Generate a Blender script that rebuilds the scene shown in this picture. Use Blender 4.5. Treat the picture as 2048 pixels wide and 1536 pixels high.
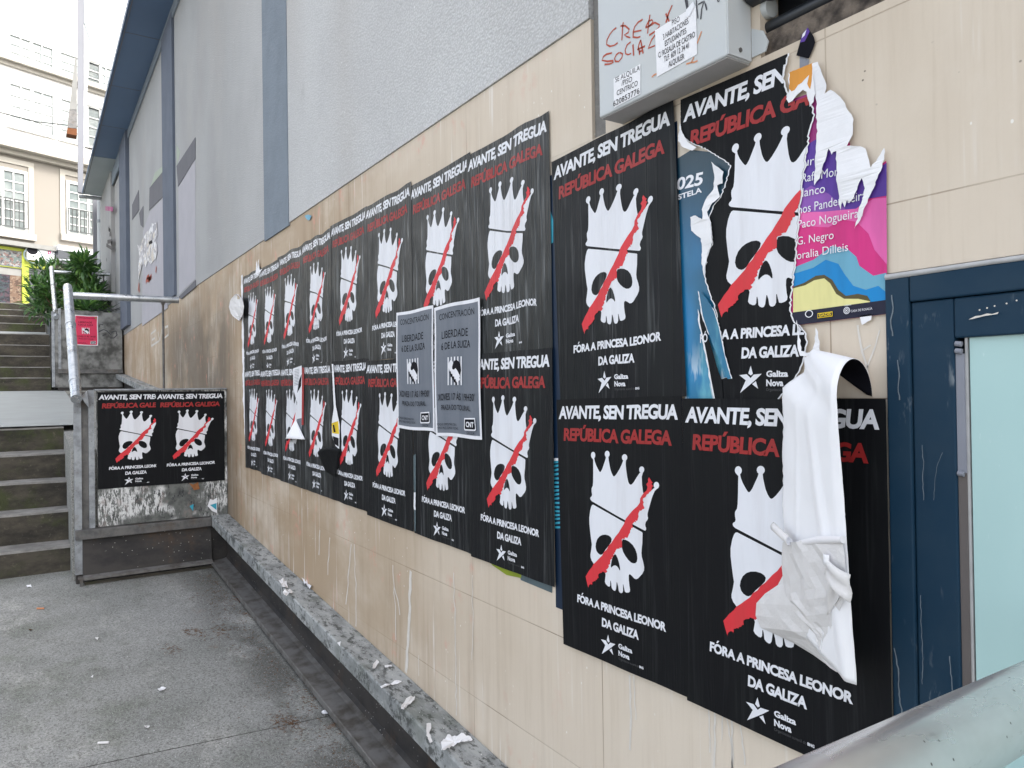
import bpy, bmesh, math, random
from mathutils import Vector, Matrix
from mathutils.geometry import tessellate_polygon
R_ = math.radians
random.seed(7)
for o in list(bpy.data.objects): bpy.data.objects.remove(o, do_unlink=True)
scene = bpy.context.scene
COL = scene.collection

# ---------------------------------------------------------------- camera
FPX, PW, PH = 1470.0, 2048, 1536
CAMP = Vector((0.0, -1.29, 1.60))
_th, _pt, _rl = math.atan(959/FPX), math.atan(12.8/FPX), R_(0.85)
FWD = Vector((-math.cos(_th)*math.cos(_pt), math.sin(_th)*math.cos(_pt), math.sin(_pt)))
_r0 = FWD.cross(Vector((0, 0, 1))).normalized()
_u0 = _r0.cross(FWD)
RGT = math.cos(_rl)*_r0 - math.sin(_rl)*_u0
UPV = math.cos(_rl)*_u0 + math.sin(_rl)*_r0
cd = bpy.data.cameras.new('camera'); cam = bpy.data.objects.new('camera', cd); COL.objects.link(cam)
cd.sensor_width = 36.0; cd.lens = 36.0*FPX/PW; cd.clip_start = 0.02; cd.clip_end = 500
cam.matrix_world = Matrix(((RGT.x, UPV.x, -FWD.x, CAMP.x), (RGT.y, UPV.y, -FWD.y, CAMP.y),
                           (RGT.z, UPV.z, -FWD.z, CAMP.z), (0, 0, 0, 1)))
scene.camera = cam

# ---------------------------------------------------------------- world, sun, exposure
SUN_EL, SUN_AZ = R_(42), Vector((0.86, 0.51, 0))      # sun stands behind the building, so the passage is in shade
w = bpy.data.worlds.new("World"); scene.world = w; w.use_nodes = True
nt = w.node_tree; nt.nodes.clear()
sky = nt.nodes.new('ShaderNodeTexSky'); sky.sky_type = 'NISHITA'; sky.sun_disc = False
sky.sun_elevation = SUN_EL; sky.sun_rotation = math.atan2(SUN_AZ.x, SUN_AZ.y)
sky.dust_density = 4.0; sky.air_density = 1.0; sky.ozone_density = 0.6
hs = nt.nodes.new('ShaderNodeHueSaturation'); hs.inputs['Saturation'].default_value = 0.40
bg = nt.nodes.new('ShaderNodeBackground'); bg.inputs['Strength'].default_value = 0.15
wo = nt.nodes.new('ShaderNodeOutputWorld')
nt.links.new(sky.outputs[0], hs.inputs['Color']); nt.links.new(hs.outputs[0], bg.inputs['Color'])
nt.links.new(bg.outputs[0], wo.inputs['Surface'])
sd = bpy.data.lights.new('sun', 'SUN'); sd.energy = 0.8; sd.angle = R_(12); sd.color = (1, .96, .9)
sun = bpy.data.objects.new('sun', sd); COL.objects.link(sun)
_sdir = Vector((SUN_AZ.x*math.cos(SUN_EL), SUN_AZ.y*math.cos(SUN_EL), math.sin(SUN_EL)))
sun.rotation_euler = _sdir.to_track_quat('Z', 'Y').to_euler(); sun.location = (0, 10, 30)
scene.view_settings.view_transform = 'Standard'; scene.view_settings.look = 'None'
scene.view_settings.exposure = 1.85; scene.view_settings.gamma = 1.0
scene.render.resolution_x, scene.render.resolution_y = 1024, 768

# ---------------------------------------------------------------- measuring helpers (photo pixel -> point on a real plane)
def ray(x, y): return FWD*FPX + RGT*(x-1024) - UPV*(y-768)
def on_y(x, y, yy=0.0):
    r = ray(x, y); return CAMP + r*((yy-CAMP.y)/r.y)
def on_x(x, y, xx):
    r = ray(x, y); return CAMP + r*((xx-CAMP.x)/r.x)
def wxz(p, yy=0.0):
    v = on_y(p[0], p[1], yy); return (v.x, v.z)

# ---------------------------------------------------------------- object helpers
def link(o, parent=None):
    COL.objects.link(o)
    if parent is not None: o.parent = parent
    return o
def tag(o, label=None, cat=None, group=None, kind=None):
    if label: o['label'] = label
    if cat: o['category'] = cat
    if group: o['group'] = group
    if kind: o['kind'] = kind
    return o
def empty(name, loc, label, cat, group=None):
    o = bpy.data.objects.new(name, None); o.location = loc; o.empty_display_size = .1
    COL.objects.link(o); return tag(o, label, cat, group)
class MB:
    """collects geometry in world coordinates; build() makes one object, placed relative to its parent"""
    def __init__(s): s.v = []; s.f = []; s.m = []; s.sm = []
    def add(s, vs, fs, m=0, smooth=False):
        n = len(s.v); s.v += [tuple(x) for x in vs]
        for f in fs: s.f.append([n+i for i in f]); s.m.append(m); s.sm.append(smooth)
        return s
    def box(s, a, b, m=0):
        x0, y0, z0 = [min(a[i], b[i]) for i in range(3)]; x1, y1, z1 = [max(a[i], b[i]) for i in range(3)]
        return s.hexa([(x0,y0,z0),(x1,y0,z0),(x1,y1,z0),(x0,y1,z0),(x0,y0,z1),(x1,y0,z1),(x1,y1,z1),(x0,y1,z1)], m)
    def hexa(s, p, m=0):
        return s.add(p, [(0,3,2,1),(4,5,6,7),(0,1,5,4),(1,2,6,5),(2,3,7,6),(3,0,4,7)], m)
    def prism(s, poly, off, m=0):
        """closed prism of a polygon of 3d points swept by vector off"""
        n = len(poly); off = Vector(off); a = [Vector(p) for p in poly]; b = [p+off for p in a]
        tr = tessellate_polygon([a])
        s.add(a+b, [tuple(t) for t in tr]+[tuple(n+i for i in reversed(t)) for t in tr]+[(i,(i+1)%n,n+(i+1)%n,n+i) for i in range(n)], m)
        return s
    def tube(s, pts, r, n=12, m=0, caps=True):
        pts = [Vector(p) for p in pts]; rs = r if isinstance(r, (list, tuple)) else [r]*len(pts)
        rings = []; prev = None
        for i, p in enumerate(pts):
            t = (pts[min(i+1, len(pts)-1)]-pts[max(i-1, 0)]).normalized()
            if prev is None:
                a = t.cross(Vector((0, 0, 1)));  a = a if a.length > .05 else t.cross(Vector((1, 0, 0)))
            else: a = prev - t*prev.dot(t)
            a.normalize(); b = t.cross(a); prev = a
            rings.append([p+(a*math.cos(2*math.pi*k/n)+b*math.sin(2*math.pi*k/n))*rs[i] for k in range(n)])
        vs = [v for rg in rings for v in rg]; fs = []
        for i in range(len(pts)-1):
            for k in range(n): fs.append((i*n+k, i*n+(k+1) % n, (i+1)*n+(k+1) % n, (i+1)*n+k))
        s.add(vs, fs, m, True)
        if caps:
            s.add(rings[0], [tuple(range(n))[::-1]], m); s.add(rings[-1], [tuple(range(n))], m)
        return s
    def build(s, name, mats, parent=None, recalc=True):
        me = bpy.data.meshes.new(name); off = Vector(parent.matrix_world.translation) if parent else Vector((0, 0, 0))
        if parent:
            off = Vector((0, 0, 0)); q = parent
            while q is not None: off += q.location; q = q.parent
        me.from_pydata([tuple(Vector(v)-off) for v in s.v], [], s.f)
        for m in (mats if isinstance(mats, (list, tuple)) else [mats]): me.materials.append(m)
        me.polygons.foreach_set('material_index', s.m); me.polygons.foreach_set('use_smooth', s.sm)
        if recalc:
            bm = bmesh.new(); bm.from_mesh(me); bmesh.ops.recalc_face_normals(bm, faces=bm.faces); bm.to_mesh(me); bm.free()
        me.update(); return link(bpy.data.objects.new(name, me), parent)
def bevel(o, wd=.004, seg=2):
    b = o.modifiers.new('bevel', 'BEVEL'); b.width = wd; b.segments = seg; b.limit_method = 'ANGLE'; b.angle_limit = R_(40)
    return o

# ---------------------------------------------------------------- materials
def srgb(r, g, b):
    f = lambda c: (c/255/12.92 if c <= 10 else ((c/255+.055)/1.055)**2.4)
    return (f(r), f(g), f(b))
class NT:
    def __init__(s, name):
        s.mat = bpy.data.materials.new(name); s.mat.use_nodes = True; s.t = s.mat.node_tree
        s.b = s.t.nodes['Principled BSDF']; s.pos = s.n('ShaderNodeNewGeometry').outputs['Position']
        s.bumpout = None
    def n(s, ty, **kw):
        x = s.t.nodes.new(ty)
        for k, v in kw.items(): setattr(x, k, v)
        return x
    def l(s, a, b): s.t.links.new(a, b)
    def vec(s, scale, off=(0, 0, 0)):
        m = s.n('ShaderNodeMapping'); m.inputs['Scale'].default_value = scale; m.inputs['Location'].default_value = off
        s.l(s.pos, m.inputs['Vector']); return m.outputs[0]
    def noise(s, scale, detail=4, rough=.55, off=(0, 0, 0), dist=0.0):
        x = s.n('ShaderNodeTexNoise'); x.inputs['Scale'].default_value = 1; x.inputs['Detail'].default_value = detail
        x.inputs['Roughness'].default_value = rough; x.inputs['Distortion'].default_value = dist
        s.l(s.vec(scale if isinstance(scale, tuple) else (scale,)*3, off), x.inputs['Vector']); return x.outputs['Fac']
    def voro(s, scale, off=(0, 0, 0), feature='F1'):
        x = s.n('ShaderNodeTexVoronoi'); x.inputs['Scale'].default_value = 1; x.feature = feature
        s.l(s.vec(scale if isinstance(scale, tuple) else (scale,)*3, off), x.inputs['Vector']); return x.outputs['Distance']
    def rng(s, v, lo, hi, a=0., b=1.):
        m = s.n('ShaderNodeMapRange'); m.interpolation_type = 'SMOOTHSTEP'
        for k, q in zip(('From Min', 'From Max', 'To Min', 'To Max'), (lo, hi, a, b)): m.inputs[k].default_value = q
        s.l(v, m.inputs['Value']); return m.outputs[0]
    def math(s, op, a, b=None):
        m = s.n('ShaderNodeMath', operation=op)
        for i, q in enumerate((a, b)):
            if q is None: continue
            if isinstance(q, (int, float)): m.inputs[i].default_value = q
            else: s.l(q, m.inputs[i])
        return m.outputs[0]
    def axis(s, k):
        x = s.n('ShaderNodeSeparateXYZ'); s.l(s.pos, x.inputs[0]); return x.outputs[k]
    def mix(s, a, b, f):
        m = s.n('ShaderNodeMix', data_type='RGBA'); 
        if isinstance(f, (int, float)): m.inputs[0].default_value = f
        else: s.l(f, m.inputs[0])
        for i, q in ((6, a), (7, b)):
            if isinstance(q, tuple): m.inputs[i].default_value = (*q[:3], 1)
            else: s.l(q, m.inputs[i])
        return m.outputs[2]
    def bump(s, h, strength=.4, dist=.005):
        x = s.n('ShaderNodeBump'); x.inputs['Strength'].default_value = strength; x.inputs['Distance'].default_value = dist
        s.l(h, x.inputs['Height'])
        if s.bumpout is not None: s.l(s.bumpout, x.inputs['Normal'])
        s.bumpout = x.outputs[0]
    def done(s, col, rough=.8, spec=.4, metal=0.):
        if isinstance(col, tuple): s.b.inputs['Base Color'].default_value = (*col[:3], 1)
        else: s.l(col, s.b.inputs['Base Color'])
        if isinstance(rough, (int, float)): s.b.inputs['Roughness'].default_value = rough
        else: s.l(rough, s.b.inputs['Roughness'])
        s.b.inputs['Specular IOR Level'].default_value = spec; s.b.inputs['Metallic'].default_value = metal
        if s.bumpout is not None: s.l(s.bumpout, s.b.inputs['Normal'])
        return s.mat
def simple(name, col, rough=.7, spec=.4, metal=0., var=.12, scale=9., bump=None, col2=None):
    m = NT(name); c2 = col2 or tuple(x*.72 for x in col)
    f = m.rng(m.noise(scale, 5), .35, .7)
    c = m.mix(col, c2, m.math('MULTIPLY', f, min(1., var*3)))
    if bump: m.bump(m.noise(bump[0], 5, .6), bump[1], bump[2])
    return m.done(c, rough, spec, metal)

def make_stone():
    m = NT('tan_stone_cladding')
    cx = m.n('ShaderNodeCombineXYZ'); m.l(m.math('ADD', m.axis(0), .85+7*.7*8), cx.inputs[0]); m.l(m.math('ADD', m.axis(2), -.877+.349*20), cx.inputs[1])
    # joints a little uneven
    br = m.n('ShaderNodeTexBrick'); br.offset = 0.0; br.inputs['Scale'].default_value = 1
    br.inputs['Brick Width'].default_value = .70; br.inputs['Row Height'].default_value = .349
    br.inputs['Mortar Size'].default_value = .0016; br.inputs['Mortar Smooth'].default_value = .3; br.inputs['Bias'].default_value = 0
    br.inputs['Color1'].default_value = (.665, .585, .485, 1); br.inputs['Color2'].default_value = (.64, .555, .455, 1)
    br.inputs['Mortar'].default_value = (.655, .575, .47, 1)
    m.l(cx.outputs[0], br.inputs['Vector'])
    c = br.outputs['Color']
    jm = m.math('MULTIPLY', br.outputs['Fac'], m.rng(m.noise((1.6, 1, 2.1), 3, .6, (7, 0, 2)), .36, .66, .18, .8))
    c = m.mix(c, (.20, .13, .085), jm)
    c = m.mix(c, (.46, .37, .265), m.math('MULTIPLY', m.rng(m.noise((.9, 1, .8), 4, .6), .42, .72), .4))
    # fine vertical grain of the stone
    c = m.mix(c, (.36, .27, .17), m.math('MULTIPLY', m.rng(m.noise((90, 1, 3.5), 3, .6), .48, .75), .13))
    c = m.mix(c, (.68, .61, .52), m.math('MULTIPLY', m.rng(m.noise((7, 1, 5), 5, .6, (3, 0, 1)), .52, .75), .4))
    # brown run-down stains, denser on the far half of the wall
    far = m.rng(m.axis(0), -.9, -4.6)
    st = m.math('MULTIPLY', m.math('MULTIPLY', m.rng(m.noise((13, 1, .7), 5, .7, (5, 0, 2)), .44, .74), m.rng(m.noise((.8, 1, .9), 3, .6, (2, 0, 8)), .36, .62)), m.rng(far, 0, 1, .15, .85))
    c = m.mix(c, (.37, .265, .165), m.math('MULTIPLY', m.rng(m.noise((1.1, 1, 1.6), 5, .65, (21, 0, 3)), .22, .58), m.rng(far, 0, 1, .0, .88)))
    c = m.mix(c, (.24, .155, .085), st)
    # grime behind the far rail, with corner shade painted into the same patch
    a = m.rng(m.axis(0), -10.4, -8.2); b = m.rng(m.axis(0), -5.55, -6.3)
    grime_shade = m.math('MULTIPLY', m.math('MULTIPLY', a, b), m.rng(m.noise((1.3, 1, 1.1), 4, .6, (1, 0, 7)), .26, .52))
    grime_shade = m.math('MULTIPLY', grime_shade, m.rng(m.axis(2), 2.75, 2.1))
    c = m.mix(c, (.085, .07, .055), m.math('MULTIPLY', grime_shade, .72))
    # pink faded paint blots, white drips and glue
    pk = m.math('MULTIPLY', m.rng(m.noise((5, 1, 4), 4, .6, (11, 0, 4)), .55, .68), m.rng(m.noise((22, 1, 16), 3, .6), .45, .62))
    c = m.mix(c, (.62, .28, .21), m.math('MULTIPLY', m.math('MULTIPLY', pk, m.rng(far, .05, .3)), .55))
    dr = m.math('MULTIPLY', m.rng(m.noise((46, 1, 1.3), 2, .5, (2, 0, 9)), .60, .68), m.rng(m.noise((2.2, 1, 2.0), 3, .6, (8, 0, 3)), .46, .58))
    c = m.mix(c, (.74, .70, .65), m.math('MULTIPLY', dr, .75))
    sp = m.math('MULTIPLY', m.rng(m.voro((38, 38, 26)), .11, .06), m.rng(m.noise((3.1, 1, 2.7), 2, .5, (4, 0, 5)), .54, .62))
    c = m.mix(c, (.78, .75, .7), sp)
    sp2 = m.math('MULTIPLY', m.rng(m.voro((30, 30, 34), (3, 1, 2)), .08, .045), m.rng(m.noise((2.1, 1, 2.7), 2, .5, (14, 0, 5)), .58, .68))
    c = m.mix(c, (.06, .045, .035), sp2)
    m.bump(br.outputs['Fac'], .5, -.002)
    m.bump(m.noise((120, 40, 60), 3, .6), .25, .0015)
    return m.done(c, .62, .35)
def make_plaster():
    m = NT('rough_grey_plaster')
    near = m.rng(m.axis(0), -6.5, -3.2)  # far end darker: eave shade and cover paint mixed into the colour
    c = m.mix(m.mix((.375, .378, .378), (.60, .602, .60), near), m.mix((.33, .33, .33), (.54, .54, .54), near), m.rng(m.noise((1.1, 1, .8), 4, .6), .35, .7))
    g = m.noise(150, 2, .6); g2 = m.voro(95)
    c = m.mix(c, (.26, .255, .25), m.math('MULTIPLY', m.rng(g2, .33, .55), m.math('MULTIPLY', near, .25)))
    c = m.mix(c, (.2, .2, .2), m.math('MULTIPLY', m.rng(m.noise((3, 1, 2), 6, .75, (4, 0, 2)), .58, .75), .22))
    c = m.mix(c, (.42, .39, .36), m.math('MULTIPLY', m.rng(m.noise((.7, 1, .35), 3, .5, (9, 0, 2)), .5, .7), .35))
    sp = m.math('MULTIPLY', m.rng(m.voro(9.0, (1, 2, 3)), .045, .03), .8)
    c = m.mix(c, (.72, .72, .72), sp)
    h = m.math('ADD', m.math('MULTIPLY', g2, .8), g)
    m.bump(h, .6, .005); m.bump(m.noise(14, 4, .6), .25, .01)
    return m.done(c, .93, .2)
def make_ground():
    m = NT('weathered_concrete_paving')
    c = m.mix((.325, .325, .31), (.235, .24, .225), m.rng(m.noise(1.5, 6, .72), .36, .66))
    c = m.mix(c, (.11, .125, .085), m.math('MULTIPLY', m.rng(m.noise(2.4, 5, .7, (3, 7, 1)), .5, .72), .55))
    c = m.mix(c, (.46, .45, .42), m.math('MULTIPLY', m.rng(m.noise((1.7, 2.6, 2), 6, .75, (8, 2, 1)), .52, .70), .7))
    c = m.mix(c, (.08, .078, .07), m.math('MULTIPLY', m.rng(m.noise(85, 5, .8), .44, .66), .85))
    c = m.mix(c, (.11, .11, .092), m.math('MULTIPLY', m.rng(m.noise(5.5, 6, .78, (2, 2, 6)), .5, .7), .35))
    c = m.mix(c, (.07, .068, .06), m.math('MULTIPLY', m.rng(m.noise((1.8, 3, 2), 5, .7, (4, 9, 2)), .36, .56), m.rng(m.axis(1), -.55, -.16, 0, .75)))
    c = m.mix(c, (.60, .59, .56), m.math('MULTIPLY', m.rng(m.noise(190, 3, .7, (4, 4, 4)), .56, .70), .8))
    c = m.mix(c, (.2, .11, .065), m.math('MULTIPLY', m.math('MULTIPLY', m.rng(m.noise(3.2, 6, .75, (1, 4, 9)), .6, .72), m.rng(m.axis(1), -.75, -.3)), .6))
    # expansion joint across the ramp
    ln = m.math('ABSOLUTE', m.math('SUBTRACT', m.math('ADD', m.axis(0), m.math('MULTIPLY', m.axis(1), -.10)), -3.40))
    c = m.mix(c, (.05, .045, .04), m.rng(m.math('ADD', ln, m.math('MULTIPLY', m.noise(30, 3), .006)), .008, .0045))
    m.bump(m.noise(60, 5, .7), .5, .006); m.bump(m.noise(8, 4, .6), .25, .02)
    return m.done(c, .88, .3)
def make_step():
    m = NT('mossy_step_concrete')
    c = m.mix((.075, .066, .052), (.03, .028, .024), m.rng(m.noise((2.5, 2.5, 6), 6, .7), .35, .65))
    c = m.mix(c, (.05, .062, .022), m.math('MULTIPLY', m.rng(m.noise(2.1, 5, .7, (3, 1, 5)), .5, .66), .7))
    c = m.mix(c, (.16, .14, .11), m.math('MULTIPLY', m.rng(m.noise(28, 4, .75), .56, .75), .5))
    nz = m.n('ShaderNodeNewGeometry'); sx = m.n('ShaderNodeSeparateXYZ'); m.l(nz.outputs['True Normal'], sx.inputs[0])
    top = m.mix((.27, .26, .245), (.16, .155, .145), m.rng(m.noise(7, 5, .7), .35, .68))   # treads paler than the risers
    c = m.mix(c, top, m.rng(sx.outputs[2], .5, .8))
    m.bump(m.noise(50, 5, .7), .5, .008)
    return m.done(c, .9, .25)
def make_ledge():
    m = NT('worn_granite_ledge')
    c = m.mix((.36, .37, .365), (.20, .21, .21), m.rng(m.noise((6, 14, 6), 5, .7), .38, .66))
    c = m.mix(c, (.045, .047, .045), m.math('MULTIPLY', m.rng(m.noise((16, 34, 16), 4, .75, (2, 3, 1)), .50, .62), .85))
    c = m.mix(c, (.34, .33, .31), m.math('MULTIPLY', m.rng(m.noise(70, 3, .7), .6, .76), .6))
    c = m.mix(c, (.55, .53, .5), m.math('MULTIPLY', m.rng(m.voro(42), .13, .06), .55))
    c = m.mix(c, (.06, .075, .045), m.math('MULTIPLY', m.rng(m.noise(4, 4, .6, (6, 1, 1)), .5, .7), .4))
    m.bump(m.noise((24, 50, 24), 5, .7), .45, .006)
    return m.done(c, .72, .4)
def make_apron(name, top, low):
    m = NT(name)
    c = m.mix(top, low, m.rng(m.noise((3, 3, 6), 5, .65), .4, .68))
    c = m.mix(c, (.10, .06, .035), m.math('MULTIPLY', m.rng(m.noise(4, 5, .7, (5, 2, 3)), .52, .7), .5))
    c = m.mix(c, (.40, .39, .36), m.math('MULTIPLY', m.rng(m.voro(34), .13, .06), m.rng(m.noise(6, 2, .5, (1, 1, 4)), .42, .58)))
    m.bump(m.noise(30, 4, .6), .3, .004)
    return m.done(c, .68, .45, .25)
def make_steel(name, c1, c2, rough=.42, metal=.85, grime=(.2, .17, .14)):
    m = NT(name)
    c = m.mix(c1, c2, m.rng(m.noise(14, 4, .65), .38, .66))
    c = m.mix(c, grime, m.math('MULTIPLY', m.rng(m.noise((5, 5, 7), 5, .7, (3, 3, 3)), .52, .74), .6))
    c = m.mix(c, tuple(x*.3 for x in grime), m.rng(m.voro(36), .10, .05))
    m.bump(m.noise(90, 3, .6), .10, .001)
    return m.done(c, m.rng(m.noise(10, 4, .6, (7, 1, 1)), .3, .7, rough-.08, rough+.2), .5, metal)
def make_print(name, col, wr, tint=None, rough=.34, film=.0, spec=.32):
    """ink on pasted paper; wr = how strongly the paper is creased by the paste"""
    m = NT(name)
    cr = m.noise((34, 34, 1.1), 3, .55, (0, 0, 0), .6); cr2 = m.noise((85, 85, 2.4), 2, .5, (5, 5, 2), .4); cr3 = m.noise((9, 9, 3.5), 4, .6, (1, 4, 2))
    ridge = m.rng(m.math('ABSOLUTE', m.math('SUBTRACT', cr, .5)), .07, .0)
    h = m.math('ADD', m.math('ADD', m.math('MULTIPLY', ridge, .5), m.math('MULTIPLY', cr2, .45)), m.math('MULTIPLY', cr3, .6))
    zone = m.rng(m.noise((1.2, 1.2, 1.0), 2, .5, (3, 2, 6)), .35, .65, .45, 1.0)
    x = m.n('ShaderNodeBump'); x.inputs['Distance'].default_value = .0035
    m.l(m.math('MULTIPLY', zone, wr), x.inputs['Strength']); m.l(h, x.inputs['Height']); m.bumpout = x.outputs[0]
    c = m.mix(col, tint or tuple(v*.8 for v in col), m.rng(m.noise((16, 16, 2.2), 4, .6, (2, 8, 1)), .42, .70))
    if film:   # film: sky sheen on the creases, painted in as pale streaks
        c = m.mix(c, (.42, .44, .45), m.math('MULTIPLY', m.math('MULTIPLY', ridge, m.rng(m.noise((30, 30, 2.5), 3, .6, (6, 1, 2)), .45, .7)), film))
    return m.done(c, m.rng(m.noise(5, 3, .6, (9, 4, 2)), .35, .65, rough, rough+.16), spec)
def make_rail():
    m = NT('worn_brushed_tube')
    c = m.mix((.66, .65, .635), (.55, .54, .52), m.rng(m.noise((7, 3, 7), 5, .7), .36, .66))
    c = m.mix(c, (.30, .27, .23), m.math('MULTIPLY', m.rng(m.noise((60, 14, 60), 4, .75, (2, 2, 2)), .60, .72), .45))
    c = m.mix(c, (.12, .105, .09), m.rng(m.voro(75), .11, .06))
    m.bump(m.noise((200, 30, 200), 3, .6), .06, .0008)
    return m.done(c, m.rng(m.noise((12, 5, 12), 4, .6, (7, 1, 1)), .3, .7, .24, .42), .5, .72)
M = {}
M['stone'] = make_stone(); M['plaster'] = make_plaster(); M['ground'] = make_ground(); M['step'] = make_step(); M['ledge'] = make_ledge()
M['landing'] = simple('pale_landing_concrete', (.33, .35, .345), .85, .3, 0, .16, 3, (40, .3, .004), (.28, .29, .28))
M['apron'] = make_apron('dark_steel_apron', (.05, .045, .042), (.022, .021, .022))
M['galv'] = make_steel('galvanised_tube', (.62, .64, .66), (.50, .53, .56), .30, .9)
M['rail'] = make_rail()
M['frame'] = make_steel('weathered_steel_frame', (.33, .35, .37), (.22, .23, .245), .5, .6, (.14, .11, .085))
M['plate'] = make_steel('dull_steel_plate', (.155, .15, .145), (.10, .10, .10), .5, .5, (.11, .075, .05))
M['pil'] = simple('blue_grey_paint_on_plaster', (.205, .24, .28), .9, .25, 0, .12, 5, (60, .6, .008))
M['patch_dark'] = simple('dark_grey_cover_paint', (.15, .15, .165), .9, .2, 0, .1, 6, (90, .4, .004))
M['patch_light'] = simple('lilac_grey_cover_paint', (.40, .39, .42), .9, .2, 0, .07, 4, (110, .4, .004))
M['patch_green'] = simple('green_tinged_paint', (.375, .42, .35), .9, .2, 0, .1, 6, (90, .4, .004))
M['strip'] = simple('rough_mortar', (.27, .26, .245), .95, .2, 0, .2, 40, (120, .9, .008))
M['soffit'] = simple('blue_grey_soffit_panels', (.082, .135, .225), .55, .4, 0, .1, 1.2)
M['soffit_end'] = simple('pale_grey_soffit_sheet', (.29, .33, .345), .5, .4, 0, .08, 2)
M['white'] = simple('white_painted_metal', (.78, .79, .82), .5, .4, 0, .05, 3)
M['paper'] = simple('torn_white_paper', (.80, .80, .82), .8, .25, 0, .06, 60, (70, .3, .002), (.70, .69, .70))
M['paper2'] = simple('grubby_paper_back', (.70, .685, .68), .85, .2, 0, .10, 30, (55, .5, .004), (.60, .57, .55))

M['lip'] = simple('dirty_steel_lip', (.17, .165, .16), .6, .4, .2, .3, 14, (40, .3, .003), (.07, .06, .05))
M['fin'] = simple('grey_white_cladding', (.17, .175, .195), .5, .4, 0, .05, 3)
M['remains'] = None

M['hangpaper'] = simple('smooth_white_paper_back', (.83, .83, .85), .75, .25, 0, .04, 14, None, (.77, .77, .79))
M['glue'] = simple('dried_glue_drip', (.68, .64, .585), .5, .4, 0, .1, 40)

M['pil_far'] = simple('far_pilaster_blue_grey', (.125, .145, .185), .9, .25, 0, .12, 5, (60, .5, .006))  # pilaster colour in a darker tone for the two far ones
M['planterconc'] = simple('stained_raw_concrete', (.26, .26, .25), .92, .25, 0, .33, 7, (30, .6, .01), (.075, .075, .07))
M['scuff'] = simple('dull_paint_scuff', (.16, .195, .225), .6, .3, 0, .2, 40)

def make_board():
    m = NT('board_with_paper_scraps')
    c = m.mix((.16, .165, .155), (.08, .085, .08), m.rng(m.noise(9, 5, .7), .38, .66))
    wz = m.rng(m.noise((3, 3.5, 5), 3, .6, (2, 1, 3)), .42, .56)
    c = m.mix(c, (.66, .66, .65), m.math('MULTIPLY', m.rng(m.noise((30, 52, 12), 5, .78), .46, .54), wz))
    c = m.mix(c, (.03, .03, .035), m.math('MULTIPLY', m.rng(m.noise((22, 30, 16), 4, .8, (5, 5, 1)), .57, .62), .8))
    c = m.mix(c, (.30, .22, .20), m.math('MULTIPLY', m.rng(m.noise((8, 9, 8), 4, .7, (7, 2, 2)), .56, .68), .4))
    m.bump(m.noise(60, 4, .7), .5, .004)
    return m.done(c, .8, .3)
M['board'] = make_board()
M['black'] = make_print('black_poster_ink', (.0085, .0095, .0115), .6, (.009, .011, .012), .38, .12, .15)
M['black_far'] = make_print('black_poster_ink_creased', (.010, .012, .0125), 1.0, (.012, .015, .015), .34, .40, .30)
M['black_near'] = make_print('black_poster_ink_smooth', (.0075, .008, .0095), .20, (.009, .010, .011), .44, .02, .11)
for k, wr in (('', .5), ('_far', .8), ('_near', .2)):
    M['pw'+k] = make_print('white_poster_print'+k, (.74, .75, .79), wr, (.66, .66, .69), .42)
    M['pr'+k] = make_print('red_poster_print'+k, (.66, .034, .046), wr, (.58, .04, .046), .44)
    M['pd'+k] = make_print('dark_red_poster_print'+k, (.33, .022, .022), wr, (.28, .022, .022), .42)
    M['pg'+k] = make_print('grey_poster_print'+k, (.07, .07, .075), wr, None, .4)
M['slate'] = make_print('slate_grey_print', (.15, .168, .20), .3, (.13, .148, .18), .5)
M['ink'] = make_print('black_letter_ink', (.008, .008, .012), .1, None, .6, 0, .1)
M['sheetw'] = make_print('white_sheet_print', (.78, .78, .82), .35, (.70, .70, .73), .5)
M['pinkred'] = make_print('crimson_print', (.66, .035, .10), .25, (.6, .04, .10), .45)
def flat(name, rgb, rough=.4, wr=.2): return make_print(name, srgb(*rgb), wr, None, rough)
M['navy'] = flat('navy_print', (17, 38, 62)); M['cyan'] = flat('cyan_print', (60, 165, 190)); M['blue'] = flat('blue_print', (10, 130, 195))
M['violet'] = flat('violet_print', (88, 55, 150)); M['purple'] = flat('purple_print', (135, 82, 170)); M['pink'] = flat('pink_print', (226, 100, 170))
M['magenta'] = flat('magenta_print', (208, 45, 125)); M['tealgrey'] = flat('teal_grey_print', (105, 165, 190)); M['gold'] = flat('pale_gold_print', (225, 218, 150))
M['olive'] = flat('olive_outline_print', (85, 75, 40)); M['orange'] = flat('orange_print', (215, 145, 55)); M['plum'] = flat('plum_print', (150, 45, 115))  # olive is the printed dark outline of the gold dome
M['deepnavy'] = flat('dark_navy_print', (22, 24, 48)); M['lime_p'] = flat('lime_print', (135, 150, 40)); M['greyp'] = flat('grey_green_print', (85, 100, 105))
M['yellow'] = flat('yellow_print', (235, 200, 30))
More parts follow.
